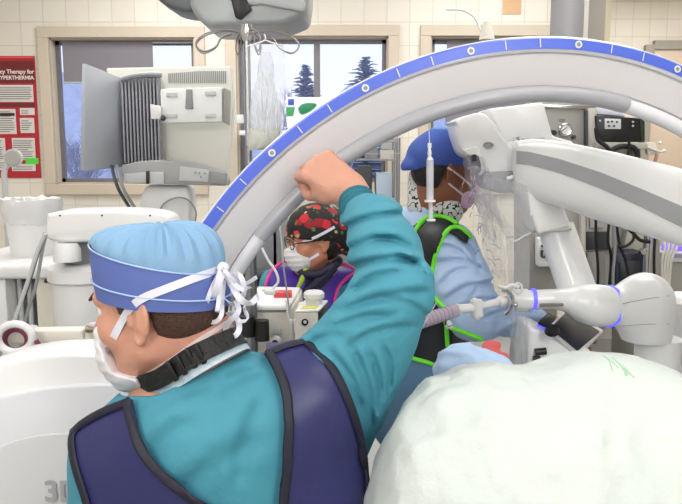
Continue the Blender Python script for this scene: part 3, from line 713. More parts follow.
    for ln in ([(130, 401), (127, 403), (133, 426), (140, 450), (165, 479), (201, 505), (237, 537)], [(130, 402), (101, 413), (74, 430), (72, 441), (76, 467), (89, 504), (95, 540)],
               [(269, 353), (284, 379), (290, 413), (287, 467), (283, 504), (279, 550)], [(305, 343), (330, 363), (350, 404), (363, 450), (367, 504), (368, 550)], [(268, 354), (285, 347), (305, 343)]):
        L = snapline(ln, VT, .003, 4, 1)
        if len(L) > 2: M().tube([p for p, n in L], .0078, 8, flat=.6, up=[n for p, n in L]).build('apron_binding', trimblk, vs)
    # head dress
    eyes(P, T, R, mat('grey_iris', (96, 110, 120), .2), lid=brow1)
    bo, co = cap_part(HM, P, capb, capc, pipe, a=.112, b=.093, zb=(.034, -.002), zs=(.122, .054), zp=(.064, .014), top=.139, pleat=.0035)
    # short hair round the nape and temple
    def hp2(c, r): return ell(T(*c), tuple(1.08*q for q in r), HM.to_3x3().to_4x4(), .02)
    D, ax = field([hp2((-.010, 0, .036), (.1005, .0795, .088)), hp2((-.040, 0, -.005), (.062, .066, .055))], .003)
    X, Y, Z = ax[0][:, None, None], ax[1][None, :, None], ax[2][None, None, :]
    iv = HM.inverted(); lx = iv[0][0]*X+iv[0][1]*Y+iv[0][2]*Z+iv[0][3]; lz = iv[2][0]*X+iv[2][1]*Y+iv[2][2]*Z+iv[2][3]; ly = iv[1][0]*X+iv[1][1]*Y+iv[1][2]*Z+iv[1][3]
    reg = np.maximum(lz-.05, -lz-.050+.25*(lx+.02)); rg2 = np.maximum(lx+.026, reg); side = np.maximum(np.maximum(lx-.036, -lx+.010), np.maximum(lz-.05, .004-lz))
    sdf_mesh('hair', np.maximum(D, np.minimum(rg2, side)), ax, .003, hair1, P)
    # mask
    D, ax = field([hp2((.060, 0, -.066), (.057, .060, .056)), cap(T(.085, 0, -.016), T(.106, 0, -.034), .014, .018, .03), cap(T(.0, .052, -.075), T(.066, .012, -.104), .030, .026, .02), cap(T(.0, -.052, -.075), T(.066, -.012, -.104), .030, .026, .02)], .003)
    X, Y, Z = ax[0][:, None, None], ax[1][None, :, None], ax[2][None, None, :]
    lx = iv[0][0]*X+iv[0][1]*Y+iv[0][2]*Z+iv[0][3]; lz = iv[2][0]*X+iv[2][1]*Y+iv[2][2]*Z+iv[2][3]
    D = np.maximum(D-.0012*np.sin(lz*330)*np.clip((lx-.05)*30, 0, 1), poly_sd(*np.broadcast_arrays(lx, lz), [(.16, -.012), (.120, -.024), (.108, -.038), (.086, -.056), (.071, -.094), (.022, -.102), (.022, -.16), (.16, -.16)]))
    mk = sdf_mesh('face_mask', D, ax, .003, maskm, P)
    HT = bvh(bo, co, body, mk, gn)
    L = snapline([(105, 351), (112, 341), (122, 322), (134, 301), (165, 289), (200, 276), (222, 268)], HT, .002, 5, 1)
    M().ribbon([p for p, n in L], [n for p, n in L], .0125).build('mask_tie', tiem, mk)
    L = snapline([(148, 373), (172, 360), (198, 340), (226, 323)], HT, .002, 5, 1)
    M().ribbon([p for p, n in L], [n for p, n in L], .008).build('mask_tie', mat('pinkish_tie', (232, 210, 208), .7), mk)
    # bow at the back of the cap
    g = M(); kn = at(223, 268, 1.14); g.ball(kn, (.010, .008, .010))
    g.build('tie_knot', tiem, mk)
    for pts, w_ in (([(223, 268), (214, 282), (207, 300), (205, 315), (212, 324), (222, 318), (222, 300), (224, 280)], .007), ([(223, 268), (216, 290), (212, 305)], .012), ([(224, 268), (220, 290), (217, 312)], .007), ([(224, 270), (232, 285), (240, 300), (250, 305), (259, 296)], .011), ([(224, 270), (236, 283), (246, 284), (257, 277)], .006),
                    ([(226, 275), (240, 290), (250, 288)], .008), ([(236, 300), (240, 312), (228, 322), (225, 332), (234, 338), (240, 330), (238, 318), (228, 312)], .009), ([(238, 298), (232, 310), (238, 322), (250, 320), (244, 308)], .006), ([(228, 278), (240, 272), (246, 292), (236, 306), (226, 300)], .008)):
        pp = smooth2(pts, 2); n = len(pp)
        V = [at(x, y, 1.13+.012*math.sin(i*.5+pts[1][0])) for i, (x, y) in enumerate(pp)]
        M().ribbon(V, [Vector((.5*math.sin(i*.3), -1, .3*math.cos(i*.35))) for i in range(n)], w_).build('mask_tie', tiem, mk)
    # collar strap with buckle and pale shirt collar
    def loop(pa, pb, dep, drop, w_, th, m, name, par=P, Yc=1.185):
        A, B = at(*pa, Yc), at(*pb, Yc); c = (A+B)/2; ex = (B-A)/2; ez = Vector((0, 0, 1)); ey = Vector((0, -1, -.15))*dep
        pts = [c+ex*math.cos(t)+ey*math.sin(t) for t in [TAU*i/60 for i in range(60)]]
        upv = (ez+Vector((-.35, 0, 0))).normalized()
        rings = []
        for i, p in enumerate(pts):
            out = (p-c); out.z = 0; out = out.normalized(); rings.append([p-upv*w_/2, p-upv*w_/2+out*th, p+upv*w_/2+out*th, p+upv*w_/2])
        return M().loft(rings, loop=True).build(name, m, par), c, ex, ey, upv
    shirt = mat('pale_patterned_shirt', (196, 214, 226), .8, var=.22, vscale=130)
    webbing = mat('black_webbing', (16, 16, 18), .6, bump=.5, bscale=120)
    def collar(near, far, w_, th, m, name):
        q = [at(*p) for p in near]+[at(*p) for p in far]; n = len(q); dn = []
        for i in range(n):
            p0, p1, p2, p3 = q[i-1], q[i], q[(i+1) % n], q[(i+2) % n]
            for k in range(8):
                t = k/8; dn.append(.5*((2*p1)+(p2-p0)*t+(2*p0-5*p1+4*p2-p3)*t*t+(3*p1-p0-3*p2+p3)*t**3))
        c = sum(dn, Vector())/len(dn); axs = (c-at(158, 317, 1.19)).normalized(); rings = []
        for i, p in enumerate(dn):
            t = (dn[(i+1) % len(dn)]-dn[i-1]).normalized(); out = (p-c); out = (out-t*out.dot(t)-axs*out.dot(axs)).normalized(); upv = t.cross(out).normalized()
            if upv.z < 0: upv = -upv
            rings.append([p-upv*w_/2, p-upv*w_/2+out*th, p+upv*w_/2+out*th, p+upv*w_/2])
        return M().loft(rings, loop=True).build(name, m, P)
    collar([(148, 391, 1.14), (172, 384, 1.10), (200, 367, 1.082), (225, 353, 1.10), (243, 345, 1.15)], [(243, 349, 1.23), (212, 362, 1.28), (172, 384, 1.27), (148, 393, 1.20)], .018, .003, shirt, 'shirt_collar')
    o = collar([(144, 383, 1.14), (162, 377, 1.10), (190, 358, 1.080), (217, 345, 1.094), (236, 337, 1.14)], [(237, 340, 1.22), (212, 352, 1.27), (172, 374, 1.265), (146, 386, 1.19)], .030, .006, webbing, 'neck_strap')
    for px_, py_ in ((172, 371), (181, 365), (191, 358), (200, 354)):
        M().box(at(px_, py_, 1.076), (.009, .010, .034), rot=(0, -.45, 0), bev=.003).build('buckle', blk, o)
    # shoes, trousers are far below the frame
    for x in (-.20, -.05): blob('shoe', [cap((x, Y0-.02, .05), (x+.01, Y0+.18, .04), .045, .038, .02), cap((x, Y0+.03, .05), (x, Y0+.04, .12), .05, .05, .02)], .008, dkg, P, 1, lambda X, Y, Z, D: np.maximum(D, .002-Z+0*D))
surgeon()

# ------------------------------------------------------------------ white drape mound
drapem = mat('white_green_tint_drape', (203, 209, 205), .7, bump=.8, bscale=22, var=.03, vscale=6)
def drape():
    Yc = 1.18; X0 = at(600, 400, Yc).x
    def col(X, Y, Z, cx, cy, cz, rx, ry, rz, pw=2.0):
        z = np.maximum(Z-cz, 0); q = ((np.abs(X-cx)/rx)**2.1+(np.abs(Y-cy)/ry)**2.1+(z/rz)**1.9)**(1/2.1); return (q-1)*min(rx, rz)
    vox = .007; lo = (.03, .62, .0); hi = (1.0, 1.50, at(600, 330, Yc).z)
    n = [int((hi[i]-lo[i])/vox)+1 for i in range(3)]; ax = [lo[i]+np.arange(n[i])*vox for i in range(3)]
    X, Y, Z = ax[0][:, None, None], ax[1][None, :, None], ax[2][None, None, :]
    def c2(px, py, Y_): p = at(px, py, Y_); return p
    D = None
    for (px, ptop, pleft, Y_, ry, hz) in ((545, 383, 372, 1.12, .27, .36), (603, 358, 460, 1.20, .22, .22), (662, 390, 540, 1.18, .28, .24), (478, 372, 415, 1.19, .16, .24), (466, 390, 364, 1.14, .20, .34), (426, 418, 370, 1.12, .18, .34)):
        p = at(px, ptop, Y_); pl = at(pleft, ptop, Y_); d = col(X, Y, Z, p.x, Y_, p.z-hz, p.x-pl.x, ry, hz); D = d if D is None else smin(D, d, .04)
    n1 = wnoise(X, Y, Z, 11, 1, 4); n2 = wnoise(X, Y, Z, 38, 2, 5); n3 = wnoise(X, Y, Z, 95, 6, 4)
    zz = 1-np.clip((Z-.9)/.3, 0, 1); ang = np.arctan2(Y-1.15, X-.38)
    D = D-.008*n1-.0045*n2-.0016*n3-.008*(.5-np.abs(wnoise(X, Y, Z, 18, 12, 4))**.6)-.005*(.5-np.abs(wnoise(X, Y, Z, 44, 21, 5))**.6)-.018*zz*np.sin(ang*14+4*n1)
    D = np.maximum(D, .01-Z)
    o = sdf_mesh('surgical_drape', D.astype(np.float32), ax, vox, drapem, None, 1)
    # origin at foot
    tag(o, 'large white crumpled drape heaped over the table in the right foreground', 'drape')
    return o
drp = drape()
DT = bvh(drp)
g = M()
for (a, b) in (((603, 356), (618, 368)), ((606, 357), (612, 371)), ((616, 361), (628, 375)), ((612, 358), (634, 378)), ((622, 368), (626, 376))):
    L = snapline([a, ((a[0]+b[0])/2+2, (a[1]+b[1])/2), b], DT, .001, 3, 0); g.tube([p for p, n in L], .0011, 5)
g.build('green_marks', mat('pale_green_print', (176, 216, 184), .6), drp)

# ------------------------------------------------------------------ big white imaging unit at the lower left ("3D")
def unit3d():
    Y = 1.42; t = thing('imaging_console', 'large white rounded unit marked 3D at the lower left', 'medical machine', (at(40, 450, Y).x, Y+.05, 0))
    out = smooth2([(-120, 800), (-110, 480), (-70, 400), (-20, 366), (35, 351), (90, 349), (150, 352), (178, 372), (186, 430), (186, 800)], 2)
    def lay(pts, Yf, dep, m, name, bev):
        return M().slab(pq(pts, Yf)[::-1], (0, dep, 0), bev, 4).build(name, m, t)
    top = at(35, 351, Y).z; pts3 = [p for p in pq(out, Y)]; pts3 = [Vector((p.x, p.y, max(p.z, .02))) for p in pts3]
    M().slab(pts3[::-1], (0, .10, 0), .018, 4).build('main_housing', mat('glossy_white_shell', (236, 236, 237), .25, coat=.3), t)
    f2 = smooth2([(-110, 800), (-100, 520), (-70, 440), (-25, 404), (35, 388), (110, 383), (168, 384), (178, 395), (180, 430), (180, 800)], 2)
    p3 = [Vector((p.x, p.y, max(p.z, .03))) for p in pq(f2, Y-.010)]
    M().slab(p3[::-1], (0, .03, 0), .006, 3).build('front_cover', mat('cool_white_cover', (216, 217, 222), .35), t)
    f3 = smooth2([(-40, 800), (-40, 490), (-12, 452), (25, 437), (70, 433), (150, 433), (160, 445), (160, 800)], 2)
    p3 = [Vector((p.x, p.y, max(p.z, .05))) for p in pq(f3, Y-.016)]
    M().slab(p3[::-1], (0, .02, 0), .003, 2).build('front_panel', mat('light_grey_panel', (202, 203, 206), .4), t)
    text('model_lettering', '3D', at(44, 501, Y-.020), .062, mat('grey_lettering', (168, 168, 172), .5), t, bold=.0014)
unit3d()

# ------------------------------------------------------------------ the two people behind
def floral():
    m = bpy.data.materials.new('floral_cap_cloth'); m.use_nodes = True; n = m.node_tree; L = n.links; b = n.nodes['Principled BSDF']; b.inputs['Roughness'].default_value = .75
    tcn = n.nodes.new('ShaderNodeTexCoord'); nz = n.nodes.new('ShaderNodeTexNoise'); nz.inputs['Scale'].default_value = 40; mxv = n.nodes.new('ShaderNodeVectorMath'); mxv.operation = 'MULTIPLY_ADD'
    L.new(tcn.outputs['Object'], nz.inputs[0]); L.new(nz.outputs['Color'], mxv.inputs[0]); mxv.inputs[1].default_value = (.02, .02, .02); L.new(tcn.outputs['Object'], mxv.inputs[2])
    prev = None
    for sc, thr, cols in ((26, .50, ((196, 34, 48), (150, 18, 34), (214, 70, 74))), (44, .30, ((84, 120, 62), (186, 176, 120), (44, 74, 40)))):
        v = n.nodes.new('ShaderNodeTexVoronoi'); v.inputs['Scale'].default_value = sc; L.new(mxv.outputs[0], v.inputs[0])
        lt = n.nodes.new('ShaderNodeMath'); lt.operation = 'LESS_THAN'; lt.inputs[1].default_value = thr; L.new(v.outputs['Distance'], lt.inputs[0])
        s_ = n.nodes.new('ShaderNodeSeparateColor'); L.new(v.outputs['Color'], s_.inputs[0])
        r = n.nodes.new('ShaderNodeValToRGB'); r.color_ramp.interpolation = 'CONSTANT'; r.color_ramp.elements[0].color = lin(cols[0]); r.color_ramp.elements[1].position = .45; r.color_ramp.elements[1].color = lin(cols[1]); e = r.color_ramp.elements.new(.75); e.color = lin(cols[2])
        L.new(s_.outputs[0], r.inputs[0]); gt = n.nodes.new('ShaderNodeMath'); gt.operation = 'GREATER_THAN'; gt.inputs[1].default_value = .22; L.new(s_.outputs[1], gt.inputs[0])
        mu = n.nodes.new('ShaderNodeMath'); mu.operation = 'MULTIPLY'; L.new(lt.outputs[0], mu.inputs[0]); L.new(gt.outputs[0], mu.inputs[1])
        mx = n.nodes.new('ShaderNodeMix'); mx.data_type = 'RGBA'; L.new(mu.outputs[0], mx.inputs[0]); L.new(r.outputs[0], mx.inputs[7])
        if prev is None: mx.inputs[6].default_value = lin((30, 24, 26))
        else: L.new(prev.outputs[2], mx.inputs[6])
        prev = mx
    L.new(prev.outputs[2], b.inputs['Base Color']); return m
def bw_print():
    m = bpy.data.materials.new('black_white_print'); m.use_nodes = True; n = m.node_tree; L = n.links; b = n.nodes['Principled BSDF']; b.inputs['Roughness'].default_value = .7
    tcn = n.nodes.new('ShaderNodeTexCoord'); nz = n.nodes.new('ShaderNodeTexNoise'); nz.inputs['Scale'].default_value = 42; nz.inputs['Detail'].default_value = 1; L.new(tcn.outputs['Object'], nz.inputs[0])
    r = n.nodes.new('ShaderNodeValToRGB'); r.color_ramp.interpolation = 'CONSTANT'; r.color_ramp.elements[0].color = lin((212, 214, 212)); r.color_ramp.elements[1].position = .47; r.color_ramp.elements[1].color = lin((22, 24, 26)); e = r.color_ramp.elements.new(.53); e.color = lin((206, 210, 208))
    L.new(nz.outputs[0], r.inputs[0]); L.new(r.outputs[0], b.inputs['Base Color']); return m
def shrink(P_, q):
    o = []
    for p in P_:
        if p[0] == 'e': o.append(('e', p[1], tuple(r-q for r in p[2]), p[3], p[4], 1))
        else: o.append(('c', p[1], p[2], p[3]-q, p[4]-q, p[5], 1))
    return o
def loc_axes(HM, ax):
    X, Y, Z = ax[0][:, None, None], ax[1][None, :, None], ax[2][None, None, :]; iv = HM.inverted()
    return [iv[i][0]*X+iv[i][1]*Y+iv[i][2]*Z+iv[i][3] for i in range(3)]
def make_mask(HM, T, par, m, folds=True):
    R4 = HM.to_3x3().to_4x4()
    D, ax = field([ell(T(.064, 0, -.055), (.054, .058, .056), R4, .02), cap(T(.085, 0, -.010), T(.108, 0, -.030), .013, .017, .03)], .003)
    lx, ly, lz = loc_axes(HM, ax)
    D = np.maximum(D-.0014*np.sin(lz*330)*np.clip((lx-.05)*30, 0, 1), .026-lx+.25*(lz+.06)); D = np.maximum(D, lz+.002-.5*(lx-.09))
    return sdf_mesh('face_mask', D, ax, .003, m, par)
pinkt = mat('pink_binding', (236, 70, 150), .6); purp = mat('purple_apron', (72, 38, 160), .5, bump=.2, bscale=20, var=.08)
greent = mat('neon_green_binding', (112, 230, 40), .55); blkap = mat('black_apron', (20, 24, 30), .5, bump=.2, bscale=20, var=.1)
bgown = mat('light_blue_gown', (172, 196, 228), .8, bump=.3, bscale=30, var=.06, vscale=14); dblue = mat('slate_blue_skirt', (84, 120, 150), .8, bump=.3, bscale=20, var=.1)
skin2 = mat('warm_tan_skin', (196, 132, 104), .5, var=.08, vscale=22, sss=.05); skin3 = mat('brown_skin', (142, 88, 62), .5, var=.1, vscale=22, sss=.04)
dhair = mat('dark_hair', (26, 18, 18), .5, bump=.6, bscale=200)
def scrub_nurse():
    Y0 = 2.68; P = thing('person', 'person in a red floral cap, glasses and purple apron behind the ring', 'person', (at(318, 400, Y0).x, Y0, 0))
    HM = head_frame(at(315, 240, 2.62), math.pi+math.radians(20), math.radians(9)); hp, T, R = head_prims(HM, .96)
    sh1, sh2 = at(276, 284, Y0-.02), at(354, 286, Y0+.03)
    neck = [cap(T(-.03, 0, -.04), at(322, 285, Y0), .048, .055, .03)]
    torso = [ell(at(316, 345, Y0), (.165, .11, .24), None, .05), cap(sh1, sh2, .055, .055, .05), cap(at(320, 282, Y0), at(318, 310, Y0), .06, .09, .04), cap(at(316, 380, Y0), (at(316, 380, Y0).x, Y0, .75), .13, .14, .05)]
    a1 = [cap(sh2, at(362, 350, 2.68), .062, .054, .03), cap(at(362, 350, 2.68), at(360, 410, 2.62), .05, .036, .03)]
    a2 = [cap(sh1, at(268, 345, 2.66), .055, .05, .03), cap(at(268, 345, 2.66), at(270, 410, 2.60), .048, .036, .03)]
    h1 = frame(at(360, 420, 2.61), (0, -.1, -1), (1, 0, 0)); h2 = frame(at(270, 420, 2.59), (0, -.1, -1), (-1, 0, 0))
    legs = [cap((at(316, 380, Y0).x+d, Y0, .8), (at(316, 380, Y0).x+d, Y0, .03), .08, .045, .03) for d in (-.08, .08)]
    blob('body', hp+neck+shrink(torso+a1+a2, .018)+hand_prims(h1, .7, .95, False)+hand_prims(h2, .7, .95, True)+legs, .0048, skin2, P)
    blob('scrub_gown', torso+a1+a2, .006, teal, P, 1, lambda X, Y, Z, D: D-.004*wnoise(X, Y, Z, 40, 8, 5))
    D, ax = field(torso, .0055, .012); px, py = np.broadcast_arrays(*topx(ax[0][:, None, None], ax[1][None, :, None], ax[2][None, None, :]))
    reg = [(262, 300), (268, 272), (290, 258), (304, 256), (302, 266), (318, 280), (330, 260), (345, 258), (358, 270), (352, 281), (338, 288), (333, 303), (337, 330), (340, 480), (262, 480)]
    ap = sdf_mesh('apron', np.maximum(D, poly_sd(px, py, reg)*(2.5/F)), ax, .0055, purp, P); AT = bvh(ap)
    for ln in ([(358, 271), (346, 278), (337, 288), (333, 303), (336, 330)], [(263, 304), (268, 274), (280, 263), (292, 258)], [(328, 268), (340, 262), (356, 270)]):
        L = snapline(ln, AT, .001, 3, 1)
        if len(L) > 2: M().tube([p for p, n in L], .0065, 8).build('apron_binding', pinkt, ap)
    # high-necked scarf and the yellow-green lanyard
    M().tube([at(303, 273, 2.56), at(318, 274, 2.54), at(333, 266, 2.58), at(338, 260, 2.68), at(320, 258, 2.76), at(303, 264, 2.68)], .016, 12, 6, loop=True).build('neck_collar', mat('dark_navy_collar', (26, 26, 52), .6), P)
    M().tube([at(333, 266, 2.57), at(318, 282, 2.55), at(298, 298, 2.55)], [.022, .026, .012], 10, 5).build('collar_tail', mat('dark_navy_collar', (26, 26, 52), .6), P)
    g = M(); g.tube([at(306, 268, 2.55), at(302, 280, 2.54), at(296, 291, 2.54)], [.008, .010, .004], 8, 4); g.build('lanyard', mat('yellow_green_lanyard', (170, 200, 60), .6), P)
    eyes(P, T, R, mat('brown_iris', (60, 40, 30), .2), .96, dhair)
    fl = floral(); R4 = HM.to_3x3().to_4x4()
    D, ax = field([ell(T(-.012, 0, .044), (.110, .096, .092), R4, .02), ell(T(-.085, 0, .01), (.065, .075, .080), R4, .03), ell(T(-.150, .01, -.045), (.042, .052, .070), R4, .03)], .0035)
    lx, ly, lz = loc_axes(HM, ax); D = D-.0028*wnoise(*[a.reshape(s) for a, s in zip(ax, ((-1, 1, 1), (1, -1, 1), (1, 1, -1)))], 60, 3, 5)
    cut = (.045-lz)-(lx-.09)*-.0; D = np.maximum(D, np.minimum(.026-lz+.25*(lx-.08), np.maximum(lx+.040, -.125-lz)))
    cp_ = sdf_mesh('cap', D, ax, .0035, fl, P)
    D, ax = field([ell(T(-.02, 0, .0), (.085, .083, .09), R4, .02)], .0035); lx, ly, lz = loc_axes(HM, ax)
    sdf_mesh('hair', np.maximum(np.maximum(D, lx+.018), np.maximum(lz-.06, -.075-lz)), ax, .0035, dhair, P)
    mk = make_mask(HM, T, P, maskm); HT = bvh(cp_, *[c for c in P.children if c.name.startswith('body')])
    for pts in ([(303, 242), (318, 236), (334, 227)], [(308, 260), (313, 257), (319, 254)]):
        L = snapline(pts, HT, .003, 3, 1)
        if len(L) > 2: M().ribbon([p for p, n in L], [n for p, n in L], .010).build('mask_tie', tiem, mk)
    gl = M()
    for sg in (1, -1):
        c = T(.104, sg*.033, .008); gl.tube([c+(HM.to_3x3()@Vector((-.010*abs(math.sin(q)*0)+(-.004*abs(math.cos(q))), .026*math.cos(q), .019*math.sin(q)))) for q in [TAU*k/20 for k in range(20)]], .0022, 6, loop=True)
        gl.tube([T(.098, sg*.060, .012), T(.05, sg*.078, .012), T(-.0, sg*.085, .010)], .002, 6)
    gl.tube([T(.106, .008, .012), T(.109, 0, .015), T(.106, -.008, .012)], .002, 6); go = gl.build('glasses', mat('dark_glasses_frame', (60, 34, 32), .3), P)
scrub_nurse()

SLV = [(438, 245, 470, 262, 2.2, .006), (436, 262, 484, 270, 2.5, .006), (440, 285, 470, 268, 2, .006), (445, 300, 488, 284, 2.4, .007), (470, 300, 496, 280, 2, .006), (455, 312, 500, 300, 2.2, .006), (485, 318, 530, 312, 2, .005), (500, 335, 545, 322, 2, .005), (462, 240, 480, 275, 2, .005), (400, 205, 424, 216, 2.2, .005), (396, 222, 412, 230, 2, .004)]
def assistant():
    Y0 = 2.32; P = thing('person', 'person in blue cap and black apron with neon green edging, seen from behind', 'person', (at(425, 400, Y0).x, Y0, 0))
    HM = head_frame(at(445, 172, 2.30), math.radians(14), math.radians(12)); hp, T, R = head_prims(HM, 1.0)
    neck = [cap(T(-.03, 0, -.03), at(433, 216, Y0), .054, .062, .03)]
    sh1 = at(413, 232, Y0+.06); sh2 = at(450, 250, 2.20)
    torso = [ell(at(424, 305, Y0), (.125, .15, .30), None, .06), cap(sh1, sh2, .085, .075, .05), cap(at(436, 212, Y0), at(430, 245, Y0), .065, .10, .04), cap(at(418, 360, Y0), (at(418, 360, Y0).x, Y0, .85), .15, .16, .06)]
    el = at(474, 316, 2.13); wr = at(535, 322, 2.10)
    arm = [cap(sh2, at(462, 285, 2.15), .078, .085, .03), cap(at(462, 285, 2.15), el, .085, .072, .03), cap(el, wr, .068, .042, .03)]
    arm2 = [cap(at(410, 235, 2.42), at(440, 315, 2.5), .065, .055, .03), cap(at(440, 315, 2.5), at(500, 325, 2.42), .05, .04, .03)]
    h1 = frame(wr+Vector((.03, .0, -.0)), (1, .1, -.15), (0, 0, 1)); h2 = frame(at(508, 325, 2.41), (1, 0, -.1), (0, 0, 1))
    legs = [cap((at(418, 360, Y0).x, Y0+d, .9), (at(418, 360, Y0).x, Y0+d, .03), .07, .05, .03) for d in (-.05, .05)]
    blob('body', hp+neck+shrink(torso+arm+arm2, .024)+hand_prims(h1, .5, .98, False)+hand_prims(h2, .5, .98, True)+legs, .0048, skin3, P)
    bg_ = blob('gown', torso+arm+arm2, .0055, bgown, P, 1, lambda X, Y, Z, D: D-.004*wnoise(X, Y, Z, 36, 8, 5)-.003*wnoise(X, Y, Z, 80, 2, 4)-1.6*creases(*np.broadcast_arrays(*topx(X, Y, Z)), SLV))
    D, ax = field([p for p in torso[-1:]]+[ell(at(418, 370, Y0), (.15, .16, .2), None, .05)], .007, .006)
    px, py = np.broadcast_arrays(*topx(ax[0][:, None, None], ax[1][None, :, None], ax[2][None, None, :]))
    X, Y, Z = ax[0][:, None, None], ax[1][None, :, None], ax[2][None, None, :]
    sdf_mesh('skirt', np.maximum(D-.006*wnoise(X, Y, Z, 26, 4, 5, (1, 1, .2)), (352-py)*(2.2/F)), ax, .007, dblue, P)
    D, ax = field(torso+[cap(sh2, at(448, 262, 2.2), .078, .06, .03)], .0055, .014); px, py = np.broadcast_arrays(*topx(ax[0][:, None, None], ax[1][None, :, None], ax[2][None, None, :]))
    reg = [(380, 300), (395, 240), (418, 222), (432, 213), (452, 218), (470, 236), (467, 244), (456, 236), (449, 232), (443, 236), (437, 250), (433, 268), (432, 288), (437, 301), (450, 309), (482, 326), (482, 342), (447, 352), (442, 366), (405, 358), (380, 350)]
    ap = sdf_mesh('apron', np.maximum(D, poly_sd(px, py, reg)*(2.2/F)), ax, .0055, blkap, P); AT = bvh(ap, bg_)
    for ln in ([(470, 238), (462, 228), (452, 225), (443, 236), (437, 250), (433, 268), (432, 288), (437, 301), (448, 309)], [(418, 224), (430, 216), (445, 217), (457, 224)], [(445, 309), (446, 330), (447, 346)], [(446, 326), (463, 331), (482, 339)], [(404, 356), (420, 360), (441, 366)], [(412, 238), (418, 226), (424, 221)]):
        L = snapline(ln, AT, .002, 3, 1)
        if len(L) > 2: M().tube([p for p, n in L], .0072, 8).build('apron_binding', greent, ap)
    pr = bw_print()
    g = blob('patterned_side_panel', [cap(at(452, 324, 2.12), at(476, 332, 2.10), .022, .02, .01)], .004, pr, ap)
    g = blob('printed_hood', [cap(at(418, 176, 2.32), at(420, 204, 2.32), .030, .040, .03), cap(at(428, 207, 2.31), at(450, 212, 2.26), .045, .040, .03)], .004, pr, P, 1, lambda X, Y, Z, D: D-.003*wnoise(X, Y, Z, 60, 8, 4))
    eyes(P, T, R, mat('dark_iris', (30, 20, 18), .2), .98, dhair)
    R4 = HM.to_3x3().to_4x4()
    D, ax = field([ell(T(-.004, 0, .052), (.104, .088, .092), R4, .02), ell(T(-.070, 0, .030), (.062, .062, .060), R4, .035), ell(T(-.118, 0, -.008), (.026, .035, .024), R4, .02)], .0035)
    lx, ly, lz = loc_axes(HM, ax); X, Y, Z = ax[0][:, None, None], ax[1][None, :, None], ax[2][None, None, :]
    D = np.maximum(D-.003*wnoise(X, Y, Z, 50, 2, 5), .010-lz+.32*(lx+.03)); 
    low = np.maximum(D, lz-(.128+.10*(lx+.0))); hi = np.maximum(D, -(lz-(.128+.10*(lx+.0)))-.002)
    cp_ = sdf_mesh('cap_band', low, ax, .0035, mat('deep_blue_cap', (58, 86, 170), .7, bump=.2, bscale=50, var=.08), P); sdf_mesh('cap_crown', hi, ax, .0035, mat('light_blue_crown', (96, 140, 190), .7, bump=.2, bscale=50), P)
    D, ax = field([ell(T(-.028, 0, .0), (.082, .080, .075), R4, .02)], .0035); lx, ly, lz = loc_axes(HM, ax)
    sdf_mesh('hair', np.maximum(np.maximum(D, lx+.034), np.maximum(lz-.06, -.06-lz)), ax, .0035, dhair, P)
    mk = make_mask(HM, T, P, mat('pale_pink_mask', (222, 184, 208), .7)); HT = bvh(cp_, *[c for c in P.children if c.name.startswith('body')])
    for pts in ([(471, 186), (460, 176), (448, 168)], [(464, 196), (456, 190), (449, 183)]):
        L = snapline(pts, HT, .003, 3, 1)
        if len(L) > 2: M().ribbon([p for p, n in L], [n for p, n in L], .006).build('mask_tie', mat('pink_tie', (236, 214, 222), .7), mk)
assistant()

